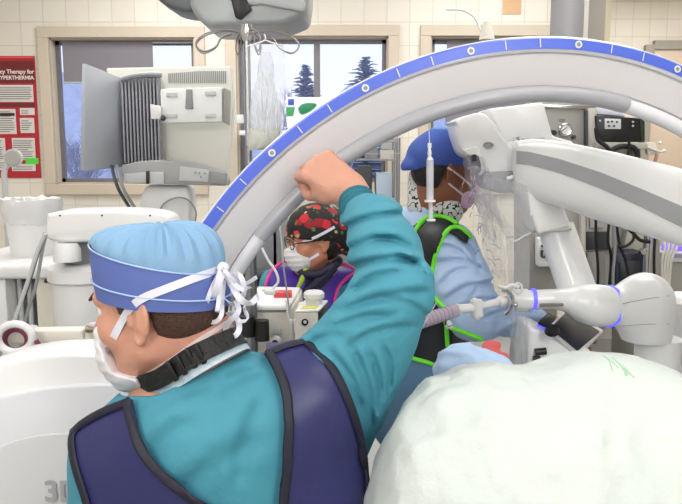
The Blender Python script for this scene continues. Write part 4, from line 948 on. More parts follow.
# ------------------------------------------------------------------ monitor seen from behind
def monitor():
    Y = 3.6; t = thing('display_monitor', 'large pale grey wall-size display seen from behind, left of the ring', 'monitor', (at(160, 205, Y).x, Y, 1.2))
    yel = mat('aged_white_panel', (220, 219, 210), .45, var=.03, vscale=2)
    def sl(name, pts, Yf, dep, m, par=t, bev=.008): return M().slab(pq(pts, Yf)[::-1], (0, dep, 0), bev, 3).build(name, m, par)
    b = sl('back_cover', [(106, 68), (231, 66), (234, 110), (228, 176), (150, 172), (120, 168)], Y, .06, yel)
    g = M()
    for i in range(30):
        x = 169+i*1.95; p0, p1 = at(x, 71+ .15*max(0, 16-i), Y-.002), at(x, 83, Y-.002); g.box((p0+p1)/2, (.0035, .006, (p0-p1).length))
    g.build('vent_slots', midg, b)
    # side shield, angled toward the left and nearer
    M().slab([at(82, 63, 3.25), at(122, 79, 3.55), at(122, 167, 3.55), at(80, 171, 3.25)][::-1], (.012, .02, 0), .004, 2).build('side_panel', mat('cool_grey_side', (176, 180, 188), .4), t)
    finm = mat('fin_grey', (150, 150, 158), .5)
    h = M(); h.slab(pq([(121, 78), (158, 75), (160, 162), (122, 165)], 3.56)[::-1], (0, .04, 0), .004); ho = h.build('heat_sink_plate', dkg, t)
    for i in range(11):
        x = 123+i*3.5; f = M(); a_, b_ = at(x, 79-i*.1, 3.50), at(x+.4, 163-i*.2, 3.50); f.box((a_+b_)/2+Vector((0, .03, 0)), (.0085, .06, (a_-b_).length), bev=.002); f.build('fin', finm, ho)
    M().tube([at(121, 80, 3.5), at(135, 76, 3.49), at(150, 74.5, 3.49), at(162, 75, 3.5)], .012, 8, 4).build('top_trim', midg, t)
    # lower curved chassis with buttons
    pts = [(118, 174), (122, 165), (140, 161), (158, 160), (190, 163), (222, 172), (227, 180), (226, 186), (118, 183)]
    l = sl('lower_chassis', pts, 3.45, .12, mat('warm_grey_chassis', (158, 158, 158), .45, var=.04))
    sl('label_plate', [(180, 166), (209, 170), (208, 182), (179, 181)], 3.444, .008, pale, l, .002)
    g = M()
    for x, y in ((195.5, 172.5), (199.5, 173), (205, 173.5), (201, 177)): g.lathe([(.0001, 0), (.005, 0), (.005, .004), (.0001, .004)], at(x, y, 3.443), (0, -1, 0), 12)
    g.build('button', midg, l)
    sl('end_bracket', [(211, 171), (226, 174), (226, 185), (212, 184)], 3.43, .05, midg, l, .004)
    sl('socket_bay', [(124, 174), (146, 172), (146, 183), (123, 183)], 3.44, .01, pale, l, .002); sl('socket_bay', [(149, 172), (164, 172), (164, 184), (149, 184)], 3.44, .01, pale, l, .002)
    sl('bay_divider', [(146, 171), (149, 171), (149, 184), (146, 184)], 3.43, .012, blk, l, .001)
    # the housing below carrying it, on the pedestal
    sl('neck_housing', [(146, 185), (188, 186), (191, 200), (190, 226), (138, 224), (140, 196)], 3.5, .16, white, t, .02)
    M().tube([at(158, 222, 3.48), at(162, 206, 3.47), at(175, 198, 3.46), (at(188, 200, 3.46)), at(196, 212, 3.47), at(194, 226, 3.48)], .004, 8, 5).build('cable_loop', midg, t)
    q = at(165, 225, 3.58); M().cyl(q, (q.x, q.y, .06), .05).build('pedestal', pale, t); M().box((q.x, q.y, .04), (.36, .36, .08), bev=.03).build('base_foot', pale, t)
    for dx in (0, 5):
        M().tube([at(112+dx, 166, 3.42), at(114+dx, 176, 3.36), at(119+dx, 190, 3.36), at(128+dx, 205, 3.4), at(134+dx, 214, 3.44)], .008, 8, 5).build('cable', midg if dx else dkg, t)
    # the white supply box hung on the back
    u = thing('power_supply_box', 'white rectangular box with slots mounted on the back of the display', 'electronics box', at(193, 127, 3.40))
    M().slab(pq([(160, 89), (222, 87), (222, 122), (162, 123)], 3.36)[::-1], (0, .10, 0), .006, 3).build('box_body', mat('clean_white_box', (228, 230, 230), .4), u)
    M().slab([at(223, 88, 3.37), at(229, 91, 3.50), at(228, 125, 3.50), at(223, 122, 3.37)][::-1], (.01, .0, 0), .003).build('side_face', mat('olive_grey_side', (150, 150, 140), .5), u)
    for (x, y) in ((166, 95), (205, 94), (166, 116), (205, 116)):
        M().slab(pq(smooth2([(x, y-3), (x+11, y-3), (x+11, y+2), (x, y+2), (x, y-3)], 0)[:4], 3.354)[::-1], (0, .01, 0), .004, 3).build('recess_slot', mat('recess_grey', (196, 198, 198), .5), u)
    M().slab(pq([(186, 89), (192, 89), (193, 109), (185, 109)], 3.352)[::-1], (0, .01, 0), .003).build('latch', midg, u)
    M().slab(pq([(150, 104), (161, 106), (161, 119), (151, 119)], 3.33)[::-1], (0, .05, 0), .003).build('connector', white, u); M().ball(at(163, 118, 3.34), .014, 2).build('cable_gland', dkg, u)
monitor()

# ------------------------------------------------------------------ overhead boom, pole, bags
def overhead():
    Y = 2.75; t = thing('ceiling_arm_head', 'grey angular equipment head hanging at the top of the picture', 'ceiling arm', (at(240, 0, Y).x, Y, 2.9))
    hm = mat('satin_grey_head', (160, 164, 166), .35, .2, var=.05); dk = mat('dark_grey_panel', (90, 94, 97), .4, .2)  # dk: plain dark grey for the side arm
    M().slab(pq([(190, 8), (186, -40), (312, -40), (309, -2), (306, 14), (282, 24), (210, 27), (201, 23)], Y)[::-1], (0, .34, 0), .02, 4).build('head_housing', hm, t)
    M().slab(pq([(214, -10), (262, -12), (300, -8), (306, 5), (304, 12), (262, 4), (240, 6)], Y-.02)[::-1], (0, .04, 0), .008, 3).build('underside_panel', mat('light_grey_panel_2', (176, 180, 182), .4), t)
    M().slab(pq([(230, -4), (244, -6), (251, 9), (240, 19), (235, 17)], Y-.028)[::-1], (0, .04, 0), .004, 2).build('black_socket', blk, t)
    M().slab(pq([(154, -3), (196, -10), (200, 12), (186, 12), (172, 9)], Y+.05)[::-1], (0, .2, 0), .012, 3).build('side_arm', dk, t)
    M().cyl(at(185, 11, Y+.08), at(185, 5, Y+.08), .012).build('screw_knob', dkg, t)
    q = at(250, -30, Y+.2); M().cyl(q, (q.x, q.y, CEIL), .06).build('ceiling_tube', pale, t)
overhead()
def iv_pole():
    Y = 2.3; b = at(256, 350, Y); tp = at(244, 24, Y); tp = Vector((b.x-.012, Y, tp.z))
    t = thing('drip_stand', 'steel drip pole with wire hooks on top standing behind the ring', 'drip stand', (b.x, Y, 0))
    M().tube([(tp.x, Y, tp.z), (tp.x, Y, 1.35)], .010).build('upper_pole', steel, t); M().tube([(tp.x, Y, 1.40), (tp.x, Y, .12)], .019, 14).build('lower_pole', steel, t)
    c = Vector((tp.x, Y, tp.z-.03))
    M().lathe([(.001, .03), (.016, .028), (.018, .0), (.012, -.02), (.001, -.02)], c).build('top_hub', chrome, t)
    for k, a in enumerate((.15, 1.2, 2.0, 3.0, 3.5, 5.2)):
        d = Vector((math.cos(a), math.sin(a)*.6, 0)); s = .16 if k in (0, 3, 4) else .10
        M().tube([c, c+d*s*.4+Vector((0, 0, .010)), c+d*s*.8+Vector((0, 0, -.002)), c+d*s+Vector((0, 0, -.03)), c+d*s*.86+Vector((0, 0, -.055)), c+d*s*.62+Vector((0, 0, -.040)), c+d*s*.5+Vector((0, 0, -.012)), c+d*s*.3+Vector((0, 0, .0))], .0026, 8, 6).build('hook', mat('hook_steel', (150, 146, 146), .35, .8), t)
    for k in range(5):
        a = k*TAU/5+.3; M().tube([(tp.x, Y, .14), (tp.x+.28*math.cos(a), Y+.28*math.sin(a), .08)], [.016, .012]).build('foot', steel, t); M().ball((tp.x+.28*math.cos(a), Y+.28*math.sin(a), .04), .035).build('castor', rubber, t)
    for i, (px_, py_) in enumerate(((247, 322), (262, 326))):
        M().cyl(at(px_, py_-6, Y-.04), at(px_, py_+14, Y-.04), .022, .024, 16).build('clamp', rubber, t)
iv_pole()
def iv_bag():
    Y = 2.18; t = thing('fluid_bag', 'clear hanging fluid bag in an outer wrap on the drip stand hooks', 'fluid bag', at(266, 40, Y))
    def shell(pts, dep, seed, amp):
        """pouch: rows of (y, xl, xr)"""
        rows = []; r = random.Random(seed)
        for (y, xl, xr, d) in pts:
            A, B = at(xl, y, Y), at(xr, y, Y); ring_ = []
            for k in range(32):
                q = TAU*k/32; x = (A.x+B.x)/2+(B.x-A.x)/2*math.copysign(abs(math.cos(q))**.8, math.cos(q)); yy = Y+d*dep*math.sin(q)+r.gauss(0, amp)
                ring_.append(Vector((x+r.gauss(0, amp), yy, A.z)))
            rows.append(ring_)
        return rows
    M().loft(shell([(44, 246, 283, .15), (48, 246, 284, .4), (60, 247, 284, .6), (85, 247, 285, .9), (105, 247, 285, 1), (125, 248, 284, 1), (140, 247, 280, .9), (149, 248, 262, .5)], .03, 1, .0022)).build('outer_wrap', clear, t)
    M().loft(shell([(52, 262, 270, .2), (64, 258, 274, .6), (80, 257, 274, .9), (92, 253, 276, 1), (108, 250, 281, 1.1), (122, 249, 282, 1), (136, 251, 280, .7), (146, 252, 268, .3)], .018, 2, .0012)).build('inner_bag', baglq, t)
    g = M()
    for i, (x, y0, y1) in enumerate(((262, 70, 120), (266, 74, 112), (271, 72, 118), (257, 95, 128), (277, 92, 130), (268, 112, 140))):
        g.tube([at(x, y0, Y-.022), at(x+2*math.sin(i), (y0+y1)/2, Y-.03), at(x-1, y1, Y-.028)], .0022, 6, 4)
    g.build('drip_lines', mat('milky_tube', (226, 230, 232), .2, alpha=.75), t)
    M().loft(shell([(128, 250, 281, .9), (136, 249, 280, 1), (146, 248, 270, .8), (150, 249, 260, .4)], .016, 5, .001)).build('fluid', mat('milky_fluid', (222, 222, 210), .3, alpha=.8), t)
    M().tube([at(264, 34, Y), at(265, 40, Y), at(252, 45, Y), at(247, 46, Y)], .0022, 6, 4).build('hang_loop', white, t); M().tube([at(265, 40, Y), at(276, 44, Y), at(283, 46, Y)], .0022, 6, 4).build('hang_loop', white, t)
    M().box(at(240, 119, Y), (.022, .012, .026), bev=.003).build('white_tag', white, t)
iv_bag()

# ------------------------------------------------------------------ left side: cart, bin, robot arm
def left_side():
    Y = 2.75; top = at(40, 262, Y).z
    t = thing('equipment_cart', 'long white equipment cart along the left, under the white bin', 'cart', (at(20, 330, Y).x, Y, 0)); X0, X1 = at(-50, 270, Y).x, at(100, 270, Y).x
    M().box(((X0+X1)/2, Y+.28, top-.03), (X1-X0, .66, .06), bev=.02, seg=4).build('worktop', white, t)
    M().box(((X0+at(9, 300, Y).x)/2, Y+.28, (top-.06+.1)/2), (at(9, 300, Y).x-X0, .60, top-.16), bev=.01).build('cabinet_body', white, t)
    M().box(((at(38, 300, Y).x+X1)/2, Y+.28, (top-.06+.1)/2), (X1-at(38, 300, Y).x, .60, top-.16), bev=.01).build('cabinet_body', offw, t)
    M().box((at(23, 300, Y).x, Y+.34, (top-.06+.1)/2), (.10, .50, top-.16), bev=.004).build('recessed_panel', midg, t)
    for x in (13, 23, 33): M().cyl((at(x, 290, Y).x, Y+.06, top-.07), (at(x, 290, Y).x, Y+.06, .2), .010).build('grey_pipe', pale, t)
    M().ball(at(46, 281, Y-.04), .008).build('knob', blk, t)
    for x in (X0+.05, X1-.05):
        for y in (Y+.03, Y+.5): M().ball((x, y, .04), .04).build('castor', rubber, t)
    # bin
    b = thing('waste_bin', 'white tapered bin with a crinkled liner on the left cart', 'bin', Vector((at(34, 257, 2.95).x, 2.95, top)))
    c = b.location.copy(); hh = at(34, 203, 2.95).z-top; r0 = .083; r1 = .105
    M().lathe([(.001, 0), (r0, 0), (r0+.002, .01), (r1, hh), (r1-.004, hh), (r0-.004, .012), (.001, .012)], c, seg=40).build('bin_body', white, b)
    rr = random.Random(3); rows = []
    for f, gr in ((hh*.62, .004), (hh*.72, .010), (hh*.86, .014), (hh*.97, .016), (hh+.018, .010), (hh+.012, -.006), (hh*.9, -.012)):
        rows.append([c+Vector(((r0+(r1-r0)*min(1, f/hh)+gr+rr.gauss(0, .0035))*math.cos(q), (r0+(r1-r0)*min(1, f/hh)+gr+rr.gauss(0, .0035))*math.sin(q), f+rr.gauss(0, .004))) for q in [TAU*k/48 for k in range(48)]])
    M().loft(rows, cap=False).build('liner', mat('thin_white_liner', (228, 228, 228), .5, alpha=.85), b)
    # white beam arm over a drum
    Y2 = 2.45; a = thing('robot_column', 'white drum column carrying a horizontal white beam, left of the blue cap', 'robot arm', Vector((at(88, 300, Y2).x, Y2+.1, 0)))
    M().slab(pq(smooth2([(46, 214), (60, 211), (130, 210), (165, 214), (172, 224), (172, 243), (120, 242), (54, 243), (45, 238)], 1), Y2-.02)[::-1], (0, .16, 0), .014, 4).build('beam', white2, a)
    for x in (60, 102, 150): M().ball(at(x, 215.5, Y2-.021), .0035).build('screw', dkg, a)
    M().cyl(at(78, 243, Y2+.08), at(78, 262, Y2+.08), .05).build('grey_collar', midg, a)
    M().lathe([(.001, .03), (.035, .03), (.045, .01), (.045, -.03), (.001, -.03)], at(67, 252, Y2-.02)).build('white_knob', white, a)
    p = at(85, 264, Y2+.1); M().lathe([(.001, .01), (.105, .006), (.125, -.01), (.128, -.05), (.115, -.06), (.112, -.30), (.09, -.36), (.09, -p.z+.06), (.001, -p.z+.06)], p, seg=48).build('drum', white, a)
    M().lathe([(.001, .06), (.12, .06), (.14, .02), (.14, 0), (.001, 0)], (p.x, p.y, 0), seg=40).build('base_foot', pale, a)
    # cables
    for i, (pts, m, r) in enumerate((([(45, 234), (38, 250), (30, 275), (20, 305), (12, 330)], pale, .007), ([(46, 234), (42, 252), (36, 285), (26, 318), (22, 350)], midg, .006), ([(44, 233), (36, 262), (24, 300)], dkg, .004))):
        o = M().tube([at(x, y, 2.36+.01*i) for x, y in pts], r, 8, 6).build('hanging_cable', m, None); tag(o, ['light grey cable looping down the left cart', 'mid grey cable hanging behind the light one', 'thin dark cable at the back of the hanging three'][i], 'cable', 'cables hanging at the left')
    # rail arm
    Y3 = 1.95; r = thing('rail_arm', 'white horizontal rail with steel clamp pointing at the face mask', 'rail arm', at(-20, 338, Y3))
    M().slab(pq([(-40, 332), (82, 330), (84, 342), (-40, 346)], Y3)[::-1], (0, .05, 0), .006, 3).build('rail', offw, r); M().slab(pq([(-40, 330), (30, 329), (34, 334), (-40, 335)], Y3+.01)[::-1], (0, .05, 0), .004, 3).build('upper_rail', pale, r)
    M().cyl(at(90, 331, Y3+.02), at(90, 346, Y3+.02), .014).build('end_post', offw, r)
    M().cyl(at(86, 329, Y3), at(103, 329, Y3), .010).build('clamp_screw', mat('bronze_steel', (140, 128, 110), .35, .9), r); M().ball(at(94, 325, Y3), (.02, .014, .008)).build('clamp_cap', pale, r)
    M().tube([at(50, 352, Y3), at(66, 346, Y3-.02), at(84, 345, Y3), at(98, 352, Y3)], .014, 10, 5).build('white_hose', pale, r)
    M().tube([at(-5, 338, Y3+.1), at(-5, 420, Y3+.1), (at(-5, 420, Y3+.1).x, Y3+.1, .02)], .02).build('support_post', pale, r)
    h = M().tube([at(15+17*math.cos(q), 338+14*math.sin(q), 1.90) for q in [TAU*k/16 for k in range(16)]], .010, 12, 4, loop=True).build('coiled_hose', white, None); tag(h, 'white coiled hose ring at the far left edge above the rounded unit', 'hose')
    h = M().tube([at(16+12*math.cos(q), 340+11*math.sin(q), 1.93) for q in [TAU*k/16 for k in range(16)]], .009, 12, 4, loop=True).build('maroon_tube', mat('maroon_tubing', (112, 44, 74), .4), None); tag(h, 'maroon tube coiled inside the white hose ring', 'tube')
    m2 = M().tube([at(36, 340, 1.9), at(42, 350, 1.9), at(44, 362, 1.9)], .006, 8, 4).build('maroon_tube', mat('maroon_tubing', (112, 44, 74), .4), None); tag(m2, 'short maroon tube end hanging right of the coiled hose', 'tube')
    # round knob on a rod, in front of the poster
    k = thing('round_mirror_knob', 'round grey disc on a thin white rod in front of the poster', 'knob', (at(6, 200, 4.4).x, 4.4, 0)); c = at(14, 158, 4.4)
    M().lathe([(.001, 0), (.048, 0), (.052, .012), (.044, .022), (.001, .022)], c, (0, -1, 0), 28).build('disc', mat('disc_grey', (168, 166, 164), .4), k); M().lathe([(.044, .018), (.054, .016), (.054, .0), (.050, -.004), (.044, .0)], c, (0, -1, 0), 28).build('disc_rim', pale, k)
    M().tube([c+Vector((0, .01, 0)), at(5, 168, 4.4), at(4, 175, 4.4), (at(4, 175, 4.4).x, 4.4, .02)], .018, 10).build('rod', pale, k)
left_side()
# wall rail and a few objects under the windows
o = M().box(((at(300, 97, 6.4).x+at(352, 97, 6.4).x)/2-.1, 6.40, at(309, 131, 6.38).z-.02), (1.25, .40, .04), bev=.006).build('window_shelf', white, None); tag(o, 'white shelf under the middle window behind the ring', 'shelf')
t = thing('glove_box', 'white and blue supply box with green print below the middle window', 'supply box', at(309, 130, 6.4))
def sbox(name, lab, cat, x0, y0, x1, y1, Y, dep, m, grp=None):
    o = M().slab(pq([(x0, y0), (x1, y0), (x1, y1), (x0, y1)], Y)[::-1], (0, dep, 0), .004, 2).build(name, m, None); return tag(o, lab, cat, grp)
gz = 6.38
M().slab(pq([(286, 97), (329, 97), (331, 128), (287, 128)], gz)[::-1], (0, .12, 0), .006).build('carton', mat('white_carton', (226, 226, 232), .6), t)
M().slab(pq([(288, 99), (294, 99), (294, 105), (288, 105)], gz-.004)[::-1], (0, .006, 0), .001).build('blue_print', mat('carton_blue', (62, 82, 176), .5), t)
M().slab(pq([(286, 107), (295, 107), (293, 116), (287, 116)], gz-.004)[::-1], (0, .006, 0), .001).build('green_print', mat('carton_green', (62, 150, 88), .5), t)
M().slab(pq(smooth2([(298, 108), (303, 103), (316, 103), (317, 106), (308, 113), (300, 115), (298, 108)], 1), gz-.004)[::-1], (0, .006, 0), .001).build('green_print', mat('carton_green_2', (34, 128, 84), .5), t)

# ------------------------------------------------------------------ middle: pump machine and shelving
def middle():
    Y = 2.345; t = thing('infusion_pump', 'off-white boxy pump machine with red label beside the steel pole', 'pump', (at(275, 340, Y).x, Y+.1, 0))
    M().slab(pq([(244, 312), (287, 312), (300, 296), (303, 345), (303, 372), (244, 372)], Y)[::-1], (0, .14, 0), .008, 3).build('pump_body', offw, t)
    M().slab([at(243, 311, Y-.02), at(288, 311, Y-.02), at(301, 292, Y+.13), at(258, 291, Y+.13)], (0, 0, .018), .006, 3).build('pump_lid', white, t)
    M().slab([at(274, 300, Y+.04), at(292, 300, Y+.04), at(292, 297, Y+.07), at(274, 297, Y+.07)], (0, 0, .024), .001).build('red_label', mat('red_label', (206, 70, 72), .5), t)
    q = at(275, 370, Y+.1); M().cyl(q, (q.x, q.y, .05), .03).build('stand_post', steel, t); M().lathe([(.001, .05), (.22, .04), (.24, 0), (.001, 0)], (q.x, q.y, 0)).build('stand_foot', dkg, t)
    M().ball(at(276, 342, Y-.02), (.02, .015, .022)).build('dial', white, t); M().cyl(at(275, 343, Y-.05), at(275, 343, Y), .010).build('dial_shaft', blk, t); M().box(at(277, 331, Y-.004), (.03, .01, .02), bev=.002).build('socket', pale, t)
    g = M()
    for i in range(3): g.box(at(291+i*4.2, 326, Y-.02), (.010, .02, .045), bev=.002)
    g.build('stopcocks', white, t); M().tube([at(286, 300, Y-.03), at(288, 316, Y-.03), at(292, 330, Y-.03), at(290, 340, Y-.03)], .003, 6, 5).build('clear_line', white, t)
    u = thing('suction_canister', 'off-white box with round white lid between the pump and the teal sleeve', 'canister', (at(314, 340, 2.1).x, 2.2, at(314, 372, 2.1).z)); 
    M().slab(pq([(295, 313), (318, 312), (318, 360), (295, 360)], 2.1)[::-1], (0, .16, 0), .006, 3).build('canister_body', offw, u)
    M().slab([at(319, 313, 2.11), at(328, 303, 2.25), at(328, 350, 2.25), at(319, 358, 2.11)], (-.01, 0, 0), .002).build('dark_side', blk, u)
    M().slab([at(295, 313, 2.1), at(319, 312, 2.1), at(328, 302, 2.26), at(304, 302, 2.26)], (0, 0, .006), .002).build('top_plate', white, u)
    M().slab([at(300, 311, 2.12), at(316, 310.5, 2.12), at(319, 307.5, 2.17), at(303, 308, 2.17)], (0, 0, .0075), .001).build('yellow_label', mat('yellow_label', (206, 204, 96), .5), u)
    c = at(314, 302, 2.2); M().lathe([(.001, -.01), (.026, -.01), (.027, .012), (.032, .014), (.032, .028), (.026, .034), (.008, .035), (.007, .038), (.001, .038)], c).build('round_lid', white, u)
    M().lathe([(.001, 0), (.010, 0), (.010, .006), (.001, .006)], at(305, 322, 2.1), (0, -1, 0)).build('port', blk, u); M().cyl(at(305, 322, 2.092), at(305, 322, 2.09), .005).build('port_core', pale, u)
    M().cyl(Vector((c.x, c.y, at(305, 358, 2.2).z)), (c.x, c.y, .03), .03).build('stand_post', steel, u)
    # tall grey rack behind the nurse and the ring
    r = thing('equipment_tower', 'dark grey equipment tower behind the steel pole and ring', 'equipment rack', (at(262, 300, 3.1).x, 3.1, 0))
    for x in (240, 282): M().box((at(x, 300, 3.1).x, 3.1, .70), (.03, .4, 1.4)).build('upright', midg, r)
    for k, z in enumerate((.3, .58, .85, 1.08, 1.30)): M().box((at(261, 300, 3.1).x, 3.1, z), (.19, .4, .16), bev=.008).build('device', (dkg, midg, pale, dkg, midg)[k], r)
    # wall shelving seen through the ring
    Y = 4.6; s = thing('wire_shelving', 'grey wire shelving seen between the ring and the blue cap', 'shelving', (at(368, 250, Y).x, Y, 0)); x0, x1 = at(338, 180, Y).x, at(398, 180, Y).x
    for x in (x0, x1):
        for dy in (0, .4): M().cyl((x, Y+dy, 0), (x, Y+dy, at(340, 138, Y).z), .013, seg=10).build('post', steel, s)
    for py_ in (141, 160, 199, 240):
        z = at(360, py_, Y).z; g = M()
        g.tube([(x0, Y, z), (x1, Y, z)], .006, 6); g.tube([(x0, Y+.4, z), (x1, Y+.4, z)], .006, 6)
        for i in range(16): xx = x0+(x1-x0)*i/15; g.tube([(xx, Y, z), (xx, Y+.4, z)], .0025, 5)
        g.build('wire_shelf', chrome, s)
    sbox('supply_carton', 'pale blue and white carton on the wire shelving', 'carton', 376, 173, 392, 198, Y+.06, .2, mat('pale_blue_carton', (186, 200, 216), .6))
    sbox('supply_carton', 'dark grey case on the wire shelving left of the pale carton', 'case', 358, 166, 372, 198, Y+.06, .2, dkg)
    for i, (x0_, y0_, x1_, y1_, m) in enumerate(((366, 148, 378, 159, midg), (380, 150, 394, 159, offw), (382, 143, 392, 149.5, pale))):
        sbox('supply_packet', ['grey supply packet on the upper wire shelf', 'cream supply packet at the right of the upper wire shelf', 'pale packet lying on top of the cream one'][i], 'packet', x0_, y0_, x1_, y1_, Y+.06, .15, m, 'packets on the wire shelving')
    tag(M().box((at(364, 200, 5.2).x, 5.45, at(364, 206, 5.2).z/2), (.48, .5, at(364, 206, 5.2).z), bev=.01).build('supply_cabinet', midg, None), 'mid grey cabinet low behind the raised sleeve', 'cabinet')
    # white connector and line by the pole
    t = thing('line_connector', 'small white tube connector joined to a thin line by the nurse apron', 'connector', at(269, 292, 2.2))
    M().box(at(270, 292, 2.2), (.035, .015, .016), bev=.004).build('connector_body', white, t); M().cyl(at(262, 290, 2.2), at(278, 290, 2.2), .004).build('stub', white, t)
    M().tube([at(272, 289, 2.2), at(278, 282, 2.2), at(276, 272, 2.2), at(268, 260, 2.2), at(262, 248, 2.2)], .004, 8, 6).build('line', white, t)
    tag(M().tube([at(276, 205, 2.0), at(281, 235, 2.0), at(284, 270, 2.0), at(288, 300, 2.1), at(290, 318, 2.12)], .0025, 6, 5).build('thin_line', pale, None), 'thin pale line hanging in front of the purple apron', 'line')
middle()

# ------------------------------------------------------------------ right: robot microscope
def stripe_beam():
    t = thing('microscope_beam', 'massive white beam with grey stripe reaching in from the right', 'surgical robot', (1.24, 1.3, 0))
    secs = []
    S_ = [(513, 158, 192, 2.02, 150), (520, 141, 195, 2.0, 0), (540, 138, 201, 1.95, 0), (570, 141, 209, 1.86, 0), (620, 151, 226, 1.73, 0), (682, 166, 245, 1.58, 0), (760, 186, 268, 1.42, 0), (860, 214, 300, 1.30, 0), (980, 246, 340, 1.22, 0)]
    def ringf(x, yt, yb, Y, dep=.17, grow=0):
        c0, c1 = at(x, yt, Y), at(x, yb, Y); cx = c0.x; zc = (c0.z+c1.z)/2; hz = (c0.z-c1.z)/2+grow; o = []
        for k in range(40):
            q = TAU*k/40; o.append(Vector((cx, Y+dep/2+(dep/2+grow)*math.copysign(abs(math.sin(q))**.55, math.sin(q)), zc+hz*math.copysign(abs(math.cos(q))**.7, math.cos(q)))))
        return o
    R_ = [ringf(513, 168, 184, 2.05, .08)]+[ringf(x, a, b, Y) for x, a, b, Y, _ in [(515, 150, 192, 2.03, 0)]+S_[1:]]
    bo = M().loft(R_).build('beam_shell', white2, t); BT = bvh(bo)
    P0 = [(517, 151, 164), (530, 152, 165), (560, 159, 173), (600, 172, 188), (640, 188, 206), (682, 206, 227), (760, 242, 266), (860, 276, 300)]
    rings = []
    for x, a, b in [(x, a, b) for i in range(len(P0)-1) for (x, a, b) in [tuple(P0[i][k]+(P0[i+1][k]-P0[i][k])*j/6 for k in range(3)) for j in range(6)]]:
        row = []
        for k in range(6):
            h = snap(x, a+(b-a)*k/5, BT, .0018)
            if h is None: row = None; break
            row.append(h[0])
        if row: rings.append(row+[p+Vector((0, .004, 0)) for p in row[::-1]])
    M().loft(rings).build('stripe', mat('stripe_grey', (160, 161, 165), .35), bo)
    q = Vector((1.24, 1.3, 0)); M().box((q.x, 1.3, 1.42), (.3, .26, .40), bev=.06, seg=4).build('column_head', white2, t); M().cyl((q.x, 1.3, 1.5), (q.x, 1.3, .1), .12).build('column', white, t); M().box((q.x+.1, 1.25, .06), (.5, .6, .12), bev=.04).build('base_foot', pale, t)
    # microscope head
    h = thing('microscope_head', 'white angular optics head with small lens window beside the blue cap', 'microscope', at(500, 170, 2.12))
    M().slab(pq([(487, 109), (544, 102), (553, 136), (575, 142), (560, 190), (515, 190), (507, 145)], 2.16)[::-1], (0, .16, 0), .010, 3).build('upper_housing', white2, h)
    sh = smooth2([(455, 121), (462, 117), (481, 111), (492, 118), (505, 140), (518, 152), (520, 175), (484, 176), (483, 160), (466, 158), (460, 145), (455, 121)], 1)
    M().slab(pq(sh, 2.06)[::-1], (0, .18, 0), .010, 3).build('optics_housing', mat('bright_white_shell', (238, 238, 240), .3, coat=.2), h)
    M().slab(pq(smooth2([(484, 174), (500, 171), (524, 171), (535, 185), (528, 193), (498, 194), (486, 188), (484, 174)], 1), 2.05)[::-1], (0, .16, 0), .006).build('grey_underside', mat('under_grey', (150, 152, 154), .4), h)
    M().slab(pq([(463, 150), (478, 146), (482, 156), (485, 172), (480, 176), (472, 158)], 2.045)[::-1], (0, .03, 0), .003).build('lens_bezel', white2, h)
    M().slab(pq(smooth2([(466, 157), (478, 153), (482, 168), (479, 175), (470, 172), (466, 157)], 1), 2.040)[::-1], (0, .03, 0), .002).build('lens_window', mat('grey_glass', (120, 122, 130), .08, .3), h); M().box(at(474, 158, 2.036), (.012, .01, .018)).build('lens_dark_block', blk, h)  # small black block set in front of the lens window
    M().tube([at(484+4.5*(1+math.cos(q)), 145+2.2*math.sin(q), 2.055) for q in [TAU*k/16 for k in range(16)]], .0026, 6, loop=True).build('badge_ring', steel, h)
    M().slab(pq([(523, 138), (545, 137), (547, 143), (526, 145)], 2.10)[::-1], (0, .03, 0), .003).build('joint_plate', pale, h); M().cyl(at(516, 137, 2.12), at(517, 142, 2.12), .009).build('hinge_pin', chrome, h)
    M().cyl(at(507, 179, 2.03), at(513, 177, 2.03), .006).build('small_handle', white, h)
    M().tube([at(520, 165, 2.12), at(545, 165, 2.06)], .05, 20).build('beam_joint', white, h)
stripe_beam()
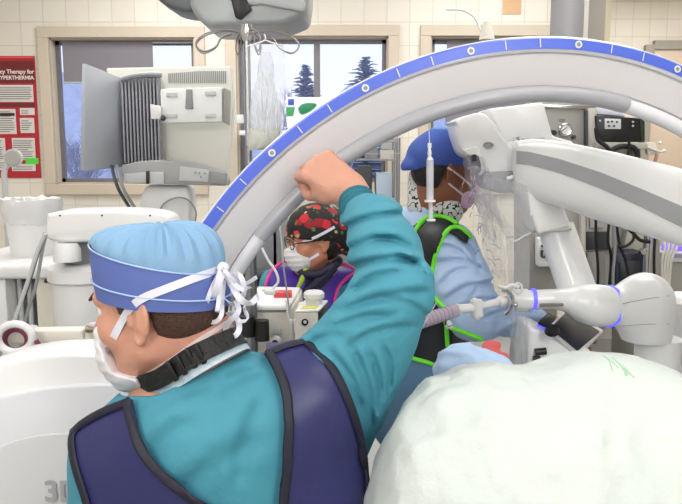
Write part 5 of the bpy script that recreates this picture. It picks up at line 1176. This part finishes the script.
def robot_arm():
    t = thing('robot_arm', 'white jointed robot arm with glowing blue rings, right of centre', 'robot arm', (at(655, 400, 1.9).x, 1.95, 0))
    M().slab(pq(smooth2([(528, 190), (560, 197), (572, 225), (573, 231), (545, 232), (539, 236), (534, 225), (524, 195), (528, 190)], 1), 1.98)[::-1], (0, .15, 0), .012, 4).build('shoulder_block', mat('block_white', (232, 232, 230), .35), t)
    M().tube([at(556, 228, 2.06), at(578, 292, 2.0)], [.050, .052], 28).build('upper_link', white2, t)
    M().tube([at(563, 252, 2.055), at(564.5, 257, 2.05)], [.0512, .0512], 28).build('link_seam', pale, t)
    k = [cap(at(583, 305, 1.97), at(596, 306, 1.95), .046, .049, .03), cap(at(578, 300, 1.95), at(545, 299, 1.93), .036, .025, .04), cap(at(592, 305, 1.94), at(612, 306, 1.95), .049, .053, .03)]
    blob('elbow_joint', k, .004, white2, t, 2)
    M().tube([at(552, 299, 1.93), at(527, 300, 1.93)], [.027, .026], 24).build('wrist_link', white2, t)
    M().tube([at(531.5, 299, 1.93), at(535, 299, 1.93)], [.0285, .0285], 28).build('light_ring', bluelit, t)
    M().tube([at(527, 300, 1.93), at(517, 300, 1.93), at(512, 301, 1.93)], [.030, .030, .022], 24).build('tool_flange', white2, t)
    M().slab(pq([(541, 304), (564, 303.5), (564, 306.5), (540, 307)], 1.895)[::-1], (0, .01, 0), .002).build('slot_label', mat('bronze_label', (120, 112, 104), .5), t)
    # big barrel
    bar = [cap(at(614, 306, 1.95), at(640, 308, 1.97), .052, .082, .02), cap(at(645, 300, 1.97), at(646, 330, 1.97), .074, .070, .03)]
    D, ax = field(bar, .004); X, Y, Z = ax[0][:, None, None], ax[1][None, :, None], ax[2][None, None, :]; zb_ = at(640, 342, 1.95).z
    D = np.maximum(D, zb_-Z); BB = bvh(sdf_mesh('elbow_barrel', D, ax, .004, white2, t, 2))
    e0 = at(606, 306, 1.95); e1 = e0+Vector((1, .42, -.12)).normalized()*.010; M().tube([e0, e1], [.0575, .0575], 40, up=Vector((0, 0, 1))).build('light_ring', bluelit, t)
    for y0, y1 in ((304, 296), (326, 324)):
        M().tube([p for p, n in snapline([(622, y0), (645, (y0+y1)/2-1), (669, y1)], BB, .0003, 4, 1)], .0010, 6).build('seam_line', midg, t)
    c = at(658, 345, 1.98); M().tube([c+Vector((0, 0, .02)), c, c-Vector((0, 0, .068))], [.062, .062, .060], 36).build('base_turret', white2, t)
    c2 = at(688, 300, 2.14); M().lathe([(.001, .02), (.06, .015), (.078, 0), (.078, -.15), (.07, -.16), (.07, -c2.z+.1), (.001, -c2.z+.1)], c2, seg=36).build('base_column', white, t)
    M().box((c.x+.05, 2.0, c.z-.12), (.22, .16, .10), bev=.02).build('base_bracket', pale, t)
    M().box((c.x+.08, 2.02, .05), (.5, .5, .1), bev=.03).build('base_foot', pale, t)
    # connector cluster at the flange
    tl = thing('tool_coupler', 'steel and white coupler joining the purple syringe to the robot flange', 'coupler', at(500, 303, 1.92))
    g = M(); g.tube([at(507, 291, 1.90), at(512, 298, 1.89), at(511, 308, 1.89), at(506, 314, 1.90)], .007, 8, 5); g.ball(at(505, 290, 1.91), .009); g.ball(at(508, 312, 1.90), .009); g.ball(at(515, 305, 1.89), .008); g.build('steel_clamp', chrome, tl)
    g = M(); g.tube([at(498, 286, 1.9), at(506, 288, 1.9), at(512, 285, 1.9), at(519, 287, 1.9)], .005, 8, 4); g.build('white_clip', white, tl)
    g = M(); g.tube([at(518+4*math.cos(q), 288+5*math.sin(q), 1.9) for q in [TAU*k/14 for k in range(14)]], .003, 6, loop=True); g.build('clip_loop', white, tl)
    cyl_ = M(); cyl_.tube([at(509, 300, 1.92), at(499, 302, 1.91), at(497, 302, 1.91), at(490, 304, 1.90), at(484, 306, 1.89)], [.015, .015, .010, .010, .008], 16); cyl_.build('adapter', white, tl)
    s = thing('purple_syringe', 'long clear syringe with purple fluid between teal sleeve and robot', 'syringe', at(440, 316, 1.86))
    tr_ = mat('translucent_barrel', (214, 206, 216), .25, alpha=.55); A, B = at(408, 326, 1.80), at(456, 310, 1.87)
    M().tube([A, B], [.0185, .0185], 20).build('barrel', tr_, s); M().tube([A, A.lerp(B, .92)], [.0145, .0145], 20).build('purple_fluid', mat('purple_fluid', (170, 122, 176), .3, var=.1, vscale=80), s)
    g = M()
    for i in range(9): f = .2+i*.08; p = A.lerp(B, f); g.tube([p, p+(B-A).normalized()*.0012], [.0190, .0190], 20)
    g.build('graduation_marks', mat('mark_purple', (120, 70, 120), .5, alpha=.5), s)
    M().tube([B, at(460, 309, 1.875), at(470, 308, 1.88), at(484, 305, 1.89)], [.0185, .012, .012, .010], 16).build('nozzle', white, s)
    M().tube([at(476, 300, 1.885), at(477.5, 316, 1.885)], [.016, .016], 16).build('luer_wing', white, s); M().ball(at(474.5, 301, 1.88), .009).build('luer_cap', white, s); M().ball(at(477, 317, 1.885), .010).build('luer_cap', white, s)
robot_arm()
def sheet(name, rows, m, par, seed, amp, th=.0008, sub=6):
    """crumpled hanging film: rows of px points with their own depth"""
    r = random.Random(seed); n = len(rows[0]); big = []
    R3 = [[at(*p) for p in row] for row in rows]
    for i in range(len(R3)-1):
        for k in range(sub):
            f = k/sub; big.append([R3[i][j].lerp(R3[i+1][j], f) for j in range(n)])
    big.append(R3[-1]); big2 = []
    for row in big:
        rr = []
        for j in range(n-1):
            for k in range(sub): rr.append(row[j].lerp(row[j+1], k/sub))
        rr.append(row[-1]); big2.append(rr)
    ph = [r.random()*6 for _ in range(6)]
    for a, row in enumerate(big2):
        for b, p in enumerate(row):
            q = amp*(math.sin(b*1.1+ph[0]+1.5*math.sin(a*.35+ph[1]))+.6*math.sin(b*2.3+a*.4+ph[2]))+r.gauss(0, amp*.35); p.y += q; p.x += r.gauss(0, amp*.15)
    g = M(); g.loft([[*row, *[p+Vector((0, th, 0)) for p in row[::-1]]] for row in big2], cap=True)
    return g.build(name, m, par)
def films():
    d = thing('clear_equipment_drape', 'clear plastic drape hanging from the microscope head in a narrow column', 'plastic drape', at(515, 200, 2.0))
    sheet('upper_film', [[(484, 178, 2.0), (498, 178, 1.97), (512, 180, 1.97), (528, 186, 1.98)], [(480, 200, 2.02), (498, 200, 1.97), (515, 202, 1.96), (532, 205, 1.98)], [(497, 219, 2.02), (505, 222, 1.97), (518, 225, 1.96), (534, 228, 1.98)], [(506, 238, 2.02), (512, 238, 1.97), (520, 238, 1.96), (530, 238, 1.98)]], clear, d, 3, .006)
    sheet('lower_film', [[(506, 236, 2.02), (513, 236, 1.97), (521, 236, 1.96), (529, 236, 1.98)], [(509, 280, 2.0), (515, 280, 1.97), (521, 280, 1.96), (529, 280, 1.98)], [(510, 318, 1.98), (515, 318, 1.94), (521, 318, 1.94), (527, 318, 1.96)], [(510, 366, 1.96), (516, 366, 1.93), (523, 366, 1.93), (531, 366, 1.95)]], clear, d, 5, .005)
    M().tube([at(506, 238, 1.99), at(515, 241, 1.95), at(524, 236, 1.95), at(530, 233, 1.97)], .0022, 6, 5).build('tie_band', white, d)
    c = thing('crumpled_face_shield_film', 'crumpled clear film with pale violet glints in front of the mask', 'plastic film', at(485, 230, 1.98))
    for i, pts in enumerate(([[(462, 156), (474, 152), (486, 160)], [(466, 176), (480, 178), (492, 182)], [(472, 196), (484, 200), (498, 206)], [(478, 212), (490, 220), (504, 228)]],
                             [[(474, 190), (486, 192), (497, 200)], [(478, 215), (490, 222), (503, 226)], [(482, 244), (494, 250), (506, 252)], [(486, 268), (496, 276), (507, 284)]],
                             [[(468, 166), (476, 166), (484, 170)], [(474, 188), (482, 190), (490, 192)], [(480, 214), (486, 216), (494, 220)], [(484, 236), (490, 240), (498, 246)]])):
        sheet('film_fold', [[(x, y, 2.04-.03*i) for x, y in row] for row in pts], clear2, c, 11+i, .011, sub=5)
    r = random.Random(9); crm = mat('crease_violet_grey', (140, 132, 158), .2, .3)
    for k in range(26):
        f = r.random(); x = 466+f*24+r.gauss(0, 4); y = 165+f*105+r.gauss(0, 4); L = r.uniform(4, 13); a_ = r.choice((.5, .45, .6, -1.2, 1.6, 2.0))+r.gauss(0, .2)
        M().tube([at(x, y, 1.95), at(x+L*.5*math.cos(a_), y+L*.5*math.sin(a_)-1, 1.94), at(x+L*math.cos(a_), y+L*math.sin(a_), 1.95)], .0009, 5).build('film_crease', crm, c)
    # syringe hanging on a line
    s = thing('hanging_syringe', 'clear syringe hanging upright on a thin line before the blue cap', 'syringe', at(429, 140, 1.62)); tr_ = mat('clear_barrel', (226, 228, 236), .15, alpha=.55); Y = 1.58
    M().tube([at(430, 160, Y), at(430, 202, Y)], .0078, 18).build('barrel', tr_, s); M().tube([at(429.5, 147, Y), at(429.5, 153, Y), at(429.5, 156, Y), at(430, 160, Y)], [.002, .005, .0035, .0078], 14).build('tip', white, s); M().tube([at(429.5, 143, Y), at(429.5, 148, Y)], .0045, 12).build('tip_cap', white, s)
    M().tube([at(430, 184, Y), at(430, 187, Y)], .0066, 14).build('plunger_seal', dkg, s); M().tube([at(430, 187, Y), at(431, 219, Y)], .0045, 10).build('plunger_rod', tr_, s); M().tube([at(431, 219, Y), at(431, 221, Y)], .0095, 16).build('thumb_rest', white, s); M().tube([at(430, 200, Y), at(430, 202, Y)], .012, 16).build('finger_flange', white, s)
    M().tube([at(429.5, 143, Y), at(429, 128, 1.6), at(428, 116, 1.63)], .0010, 5).build('thread', white, s)
films()
for i, (pts, Y, r, lab) in enumerate((([(436, 303), (424, 324), (410, 348), (398, 372), (392, 392)], 1.62, .0018, 'thin pale line slanting down in front of the black apron'), ([(338, 152), (380, 154), (416, 152)], 4.55, .0016, 'fine white line before the wire shelving'))):
    tag(M().tube([at(x, y, Y) for x, y in pts], r, 6, 5).build('thin_line', pale, None), lab, 'line')
tag(M().tube([at(446, 9.5, 3.2), at(462, 10, 3.2), at(474, 17, 3.2), at(480, 29, 3.2), at(484, 36, 3.2)], .005, 8, 6).build('ceiling_cable', white, None), 'thin white cable curving down above the top of the ring', 'cable')
tag(M().lathe([(.001, .06), (.016, .055), (.034, -.02), (.001, -.025)], at(487, 35, 3.2)).build('lamp_nozzle', offw, None), 'small cream cone at the end of the curved cable above the ring', 'nozzle')

# blue bunched drapes behind the mound
bl = blob('blue_drape', [cap(at(452, 372, 1.60), at(490, 372, 1.60), .036, .030, .03), ell(at(460, 362, 1.62), (.045, .05, .028), None, .03), cap(at(462, 368, 1.6), at(500, 372, 1.6), .03, .03, .03), cap((at(470, 380, 1.62).x, 1.62, .9), (at(470, 380, 1.62).x, 1.62, .01), .07, .10, .05), cap(at(470, 372, 1.62), (at(470, 380, 1.62).x, 1.62, .9), .05, .07, .05)], .0045, bgown, None, 1, lambda X, Y, Z, D: D-.012*(.5-np.abs(wnoise(X, Y, Z, 42, 3, 4))**.6)-.003*wnoise(X, Y, Z, 120, 3, 4))
tag(bl, 'bunched light blue drape behind the top left of the white mound', 'drape')
bl = blob('red_wrap', [cap(at(484, 353, 1.66), at(505, 357, 1.66), .012, .010, .02), ell(at(492, 345, 1.68), (.022, .015, .012), None, .02)], .004, mat('coral_red_wrap', (206, 92, 92), .7, bump=.3), None, 1, lambda X, Y, Z, D: D-.002*wnoise(X, Y, Z, 140, 3, 4)); tag(bl, 'small coral red wrap resting on the bunched blue drape', 'wrap')

# ------------------------------------------------------------------ right: console with tablet
def console():
    t = thing('control_console', 'white console with tilted dark tablet under the robot forearm', 'console', (at(560, 360, 1.98).x, 2.05, 0))
    M().slab(pq([(528, 326), (545, 330), (566, 344), (592, 350), (590, 420), (528, 420)], 1.93)[::-1], (0, .22, 0), .012, 4).build('console_body', white2, t)
    M().slab([at(548, 327, 1.91), at(566, 308, 2.10), at(604, 330, 2.10), at(580, 353, 1.91)][::-1], (0, .01, -.015), .004, 3).build('tablet_frame', white, t)
    M().slab([at(551, 327, 1.903), at(567, 311, 2.07), at(600, 331, 2.07), at(578, 350, 1.903)][::-1], (0, .004, -.006), .002).build('tablet_screen', mat('dark_screen', (30, 30, 36), .4), t)
    M().lathe([(.001, .012), (.016, .010), (.020, 0), (.001, 0)], at(552, 331, 1.90), (-.2, -.6, .8)).build('joystick_knob', blk, t); M().slab([at(538, 322, 1.93), at(548, 312, 2.0), at(556, 316, 2.0), at(547, 326, 1.93)][::-1], (0, .004, -.01), .002).build('keypad', blk, t)
    M().tube([at(537, 325, 1.92), at(543, 328, 1.915), at(550, 330, 1.91)], .003, 6).build('blue_edge_light', bluelit, t)
    M().tube([at(535, 352, 1.925), at(546, 351, 1.925)], .010, 12).build('grip_slot', blk, t); M().tube([at(533, 358, 1.925), at(540, 358, 1.925)], .006, 12).build('grip_slot', blk, t)
    q = at(560, 415, 2.04); M().cyl(q, (q.x, q.y, .05), .05).build('console_post', pale, t); M().box((q.x, q.y, .035), (.4, .4, .07), bev=.03).build('console_foot', pale, t)
console()

# ------------------------------------------------------------------ right background: anaesthesia tower
def tower():
    Y = 3.3; t = thing('anaesthesia_tower', 'tall grey equipment tower with round pressure gauge behind the beam', 'equipment rack', (at(590, 300, Y).x, Y, 0))
    pg = mat('putty_grey_panel', (150, 148, 142), .45, var=.05); pl = mat('light_putty', (184, 180, 172), .45, var=.04)
    def sl(name, pts, Yf, dep, m, par=t, bev=.004): return M().slab(pq(pts, Yf)[::-1], (0, dep, 0), bev, 2).build(name, m, par)
    p = sl('gauge_panel', [(543, 108), (586, 109), (588, 160), (543, 160)], Y, .3, pg)
    sl('top_rail', [(540, 104), (596, 106), (596, 110), (540, 108)], Y-.01, .1, chrome)
    g = M().lathe([(.001, 0), (.030, 0), (.030, .012), (.026, .016), (.001, .012)], at(564.5, 130, Y), (0, -1, 0), 28).build('pressure_gauge', chrome, p); M().lathe([(.001, .0130), (.024, .0145), (.001, .016)], at(564.5, 130, Y), (0, -1, 0), 28).build('dial_face', white, g); M().box(at(564.5, 129, Y-.019), (.003, .002, .03), rot=(0, .9, 0)).build('needle', blk, g)
    M().lathe([(.001, 0), (.014, 0), (.012, .02), (.001, .02)], at(553, 133, Y), (0, -1, 0)).build('knob', blk, p); M().lathe([(.001, 0), (.01, 0), (.008, .02), (.001, .02)], at(573, 137, Y), (0, -1, 0)).build('knob', dkg, p)
    text('dial_caption', 'O2', at(559, 122, Y-.002), .02, dkg, p)
    sl('side_column', [(588, 108), (597, 108), (598, 170), (588, 170)], Y-.02, .3, pl); sl('side_column', [(586, 110), (588, 110), (588, 170), (586, 170)], Y-.03, .1, dkg)
    sl('outer_column', [(633, 146), (641, 146), (641, 185), (633, 185)], Y+.02, .2, midg)
    sl('white_back_panel', [(598, 142), (633, 148), (633, 185), (598, 180)], Y+.06, .05, offw)
    sl('shelf', [(596, 142), (648, 143), (648, 149), (596, 148)], Y-.06, .36, pl)
    # lower cabinet areas between beam and robot
    sl('cabinet_panel', [(529, 196), (557, 205), (557, 340), (529, 340)], Y+.02, .3, pg); sl('cabinet_panel', [(560, 200), (583, 206), (583, 300), (560, 300)], Y+.01, .3, pg)
    sl('frame_post', [(581, 200), (586, 200), (586, 400), (581, 400)], Y-.02, .1, pl)
    sl('cabinet_panel', [(586, 200), (612, 210), (612, 400), (586, 400)], Y+.03, .3, pl); sl('vent_door', [(590, 196), (604, 204), (604, 228), (590, 228)], Y+.015, .05, pale)
    sl('dark_bay', [(586, 232), (610, 232), (610, 250), (586, 250)], Y+.01, .05, dkg); sl('inner_panel', [(587, 252), (606, 252), (606, 330), (587, 330)], Y+.005, .05, pg)
    sl('back_panel', [(612, 200), (660, 222), (660, 420), (612, 420)], Y+.16, .1, pg)
    sl('light_drawer', [(628, 228), (646, 232), (644, 256), (622, 258)], Y+.1, .1, pl)
    sl('outlet_base', [(529, 340), (612, 340), (612, 420), (529, 420)], Y+.02, .3, pg)
    for x in (648,): M().cyl(at(x, 236, Y-.08), Vector((at(x, 236, Y-.08).x, Y-.08, .05)), .018).build('steel_post', chrome, t)
    M().lathe([(.001, 0), (.012, 0), (.012, .03), (.001, .03)], at(641, 251, Y-.08), (0, -1, 0)).build('clamp_knob', chrome, t)
    x0, x1 = at(529, 300, Y).x, at(660, 300, Y).x; M().box(((x0+x1)/2, Y+.18, .35), (x1-x0, .36, .7), bev=.01).build('lower_cabinet', pg, t)
    # black unit
    b = thing('black_monitor_unit', 'black electronics unit with small lit panel on the tower shelf', 'electronics unit', at(614, 143, Y)); 
    M().slab(pq([(596, 115), (640, 118), (641, 142), (598, 142)], Y-.04)[::-1], (0, .22, 0), .006).build('unit_body', blk, b); M().slab(pq([(605, 118.5), (621, 119), (621, 129), (605, 129)], Y-.046)[::-1], (0, .01, 0), .001).build('display_plate', mat('pale_plate', (206, 208, 214), .4), b)
    g = M()
    for x, y in ((608, 122), (612, 121.5), (617, 122), (609, 126), (614, 126)): g.box(at(x, y, Y-.048), (.010, .002, .008))
    g.build('plate_marks', dkg, b)
    for x, y in ((600, 121), (633, 122), (633, 126)): M().ball(at(x, y, Y-.045), .005).build('indicator', pale, b)
    M().slab(pq([(640, 118), (645, 121), (645, 142), (641, 142)], Y-.02)[::-1], (0, .18, 0), .003).build('green_side', mat('dark_green_side', (26, 44, 32), .5), b)
    tag(M().slab(pq([(592, 104), (622, 108), (626, 117), (592, 114)], Y+.02)[::-1], (0, .2, 0), .01).build('white_folded_pack', mat('white_pack', (214, 218, 232), .5), None), 'white wrapped pack on top of the black electronics unit', 'pack')
    # black horseshoe headrest
    tag(M().tube([at(x, y, Y-.1) for x, y in ((613, 163), (612, 153), (618, 147), (632, 147), (637, 153), (637, 163))], .012, 10, 5).build('black_hose_loop', rubber, None), 'thick black loop below the black electronics unit', 'loop')
    tag(M().tube([at(x, y, Y-.1) for x, y in ((596, 128), (598, 140), (606, 146), (611, 153))], .009, 10, 5).build('black_cable', rubber, None), 'black cable curving beside the left of the tower shelf', 'cable', 'black cables on the tower')
    tag(M().tube([at(x, y, Y-.12) for x, y in ((629, 140), (629, 148), (627, 158), (624, 168))], .006, 10, 5).build('black_cable', rubber, None), 'black cable hanging in front of the tower shelf', 'cable', 'black cables on the tower')
    # bracket with clips
    h = thing('wall_bracket', 'cream bracket with hanging rod right of the black electronics unit', 'bracket', at(655, 150, Y)); M().slab(pq([(646, 142), (656, 143), (658, 154), (648, 155)], Y-.02)[::-1], (0, .03, 0), .004).build('bracket_plate', offw, h)
    M().tube([at(644, 146, Y-.03), at(660, 152, Y-.03), at(664, 151, Y-.03)], .006, 8).build('cross_rod', offw, h); M().tube([at(657, 154, Y-.03), at(655, 162, Y-.03), at(654, 172, Y-.03)], .008, 8).build('hanging_rod', mat('coral_rod', (176, 134, 116), .4), h); M().ball(at(664, 151, Y-.03), .009).build('rod_end', white, h); M().ball(at(660, 143, Y-.03), .008).build('rod_end', white, h)
    # wall outlet
    o = thing('gas_outlet', 'white outlet box with small dark latch on the grey cabinet panel', 'outlet', at(548, 272, Y)); M().slab(pq([(538, 238), (557, 238), (558, 267), (538, 267)], Y-.04)[::-1], (0, .06, 0), .008, 3).build('outlet_box', white, o)
    M().tube([at(542, 250, Y-.05), at(542, 256, Y-.05), at(545, 257, Y-.05), at(547, 255, Y-.05), at(547, 249, Y-.05)], .006, 8, 3).build('latch', dkg, o); M().box(at(544.5, 246, Y-.045), (.03, .01, .008)).build('latch_bar', dkg, o); M().slab(pq([(549, 246), (556, 247), (556, 262), (549, 261)], Y-.045)[::-1], (0, .01, 0), .002).build('flap', pale, o)
    # dark suction unit and cables
    n_ = thing('navy_electronics_box', 'dark navy electronics box behind the hanging black cables', 'electronics box', at(632, 280, Y)); M().slab(pq([(616, 254), (645, 252), (646, 320), (614, 320)], Y-.02)[::-1], (0, .2, 0), .01).build('box_body', mat('navy_black', (36, 40, 62), .4, var=.2), n_); M().slab(pq([(620, 262), (640, 261), (640, 276), (620, 277)], Y-.03)[::-1], (0, .02, 0), .003).build('front_plate', dkg, n_)
    r = random.Random(5)
    labs = ['black cable nearest the grey frame post', 'second black cable right of the frame post', 'black cable crossing toward the steel post', 'thick black hose sagging under the white beam', 'black cable beside the steel post', 'dark cable behind the coiled ones', 'grey cable among the black ones']
    for i, pts in enumerate((((596, 206), (596, 240), (598, 270), (597, 320)), ((610, 212), (608, 240), (611, 262), (606, 320)), ((616, 222), (620, 246), (626, 262), (630, 290)), ((624, 226), (632, 232), (640, 240), (650, 242)), ((655, 236), (654, 262), (655, 300), (655, 340)), ((634, 230), (633, 240), (626, 246), (618, 246)), ((614, 220), (615, 250), (613, 280), (616, 330)))):
        tag(M().tube([at(x, y, Y-.08-.01*i) for x, y in pts], .008 if i == 3 else .0065, 8, 6).build('hanging_cable', midg if i == 6 else rubber, None), labs[i], 'cable', 'cables hanging under the beam')
    for i in range(4):
        x = 660+i*4; tag(M().tube([at(x, 234+i*2, Y-.1), at(x+5, 246, Y-.12), at(x+2-i, 262, Y-.12), at(662+i*2, 300, Y-.1)], .006, 8, 6).build('white_cable', offw, None), ['white cable at the left of the bundle near the purple screen', 'second white cable of the bundle near the purple screen', 'third white cable of the bundle near the purple screen', 'white cable at the right of the bundle near the purple screen'][i], 'cable', 'white cable bundle by the steel post')
    s = thing('side_monitor', 'grey cabinet with a glowing purple screen at the right edge', 'monitor', (at(684, 300, 3.5).x, 3.55, 0)); M().slab(pq([(666, 254), (740, 254), (740, 420), (668, 420)], 3.5)[::-1], (0, .3, 0), .008).build('cabinet', pg, s); M().slab(pq([(667, 236), (740, 236), (740, 253), (664, 251)], 3.48)[::-1], (0, .04, 0), .004).build('purple_screen', purplit, s); M().slab(pq([(668, 258), (740, 259), (740, 263), (668, 262)], 3.49)[::-1], (0, .02, 0), .002).build('drawer_edge', pale, s)
    q = at(700, 400, 3.6); M().box((q.x, 3.66, .4), (.36, .28, .8), bev=.01).build('cabinet_base', pg, s)
tower()
# ceiling columns
c = at(567, 20, 3.8); k = thing('ceiling_column', 'thick grey column coming down from the ceiling behind the ring top', 'ceiling column', (c.x, 3.8, CEIL)); z1 = at(567, 70, 3.8).z
M().tube([(c.x, 3.8, CEIL), (c.x, 3.8, z1)], .081, 40).build('column_tube', mat('column_grey', (150, 148, 152), .4, var=.03), k); M().lathe([(.001, 0), (.12, 0), (.12, -.05), (.001, -.05)], (c.x, 3.8, CEIL)).build('ceiling_flange', pale, k); M().box((c.x, 3.85, z1-.1), (.3, .3, .2), bev=.02).build('column_head', pale, k)
c = at(591, 20, 4.3); k = thing('ceiling_duct', 'narrow grey and cream square duct right of the grey column', 'duct', (c.x, 4.3, CEIL)); z1 = at(591, 80, 4.3).z
M().box((c.x+.01, 4.3, (CEIL+z1)/2), (.10, .12, CEIL-z1)).build('duct_body', mat('duct_grey', (160, 152, 144), .5), k, smooth=False); M().box((c.x-.052, 4.28, (CEIL+z1)/2), (.022, .12, CEIL-z1)).build('duct_edge', mat('duct_cream', (222, 216, 206), .5), k, smooth=False)
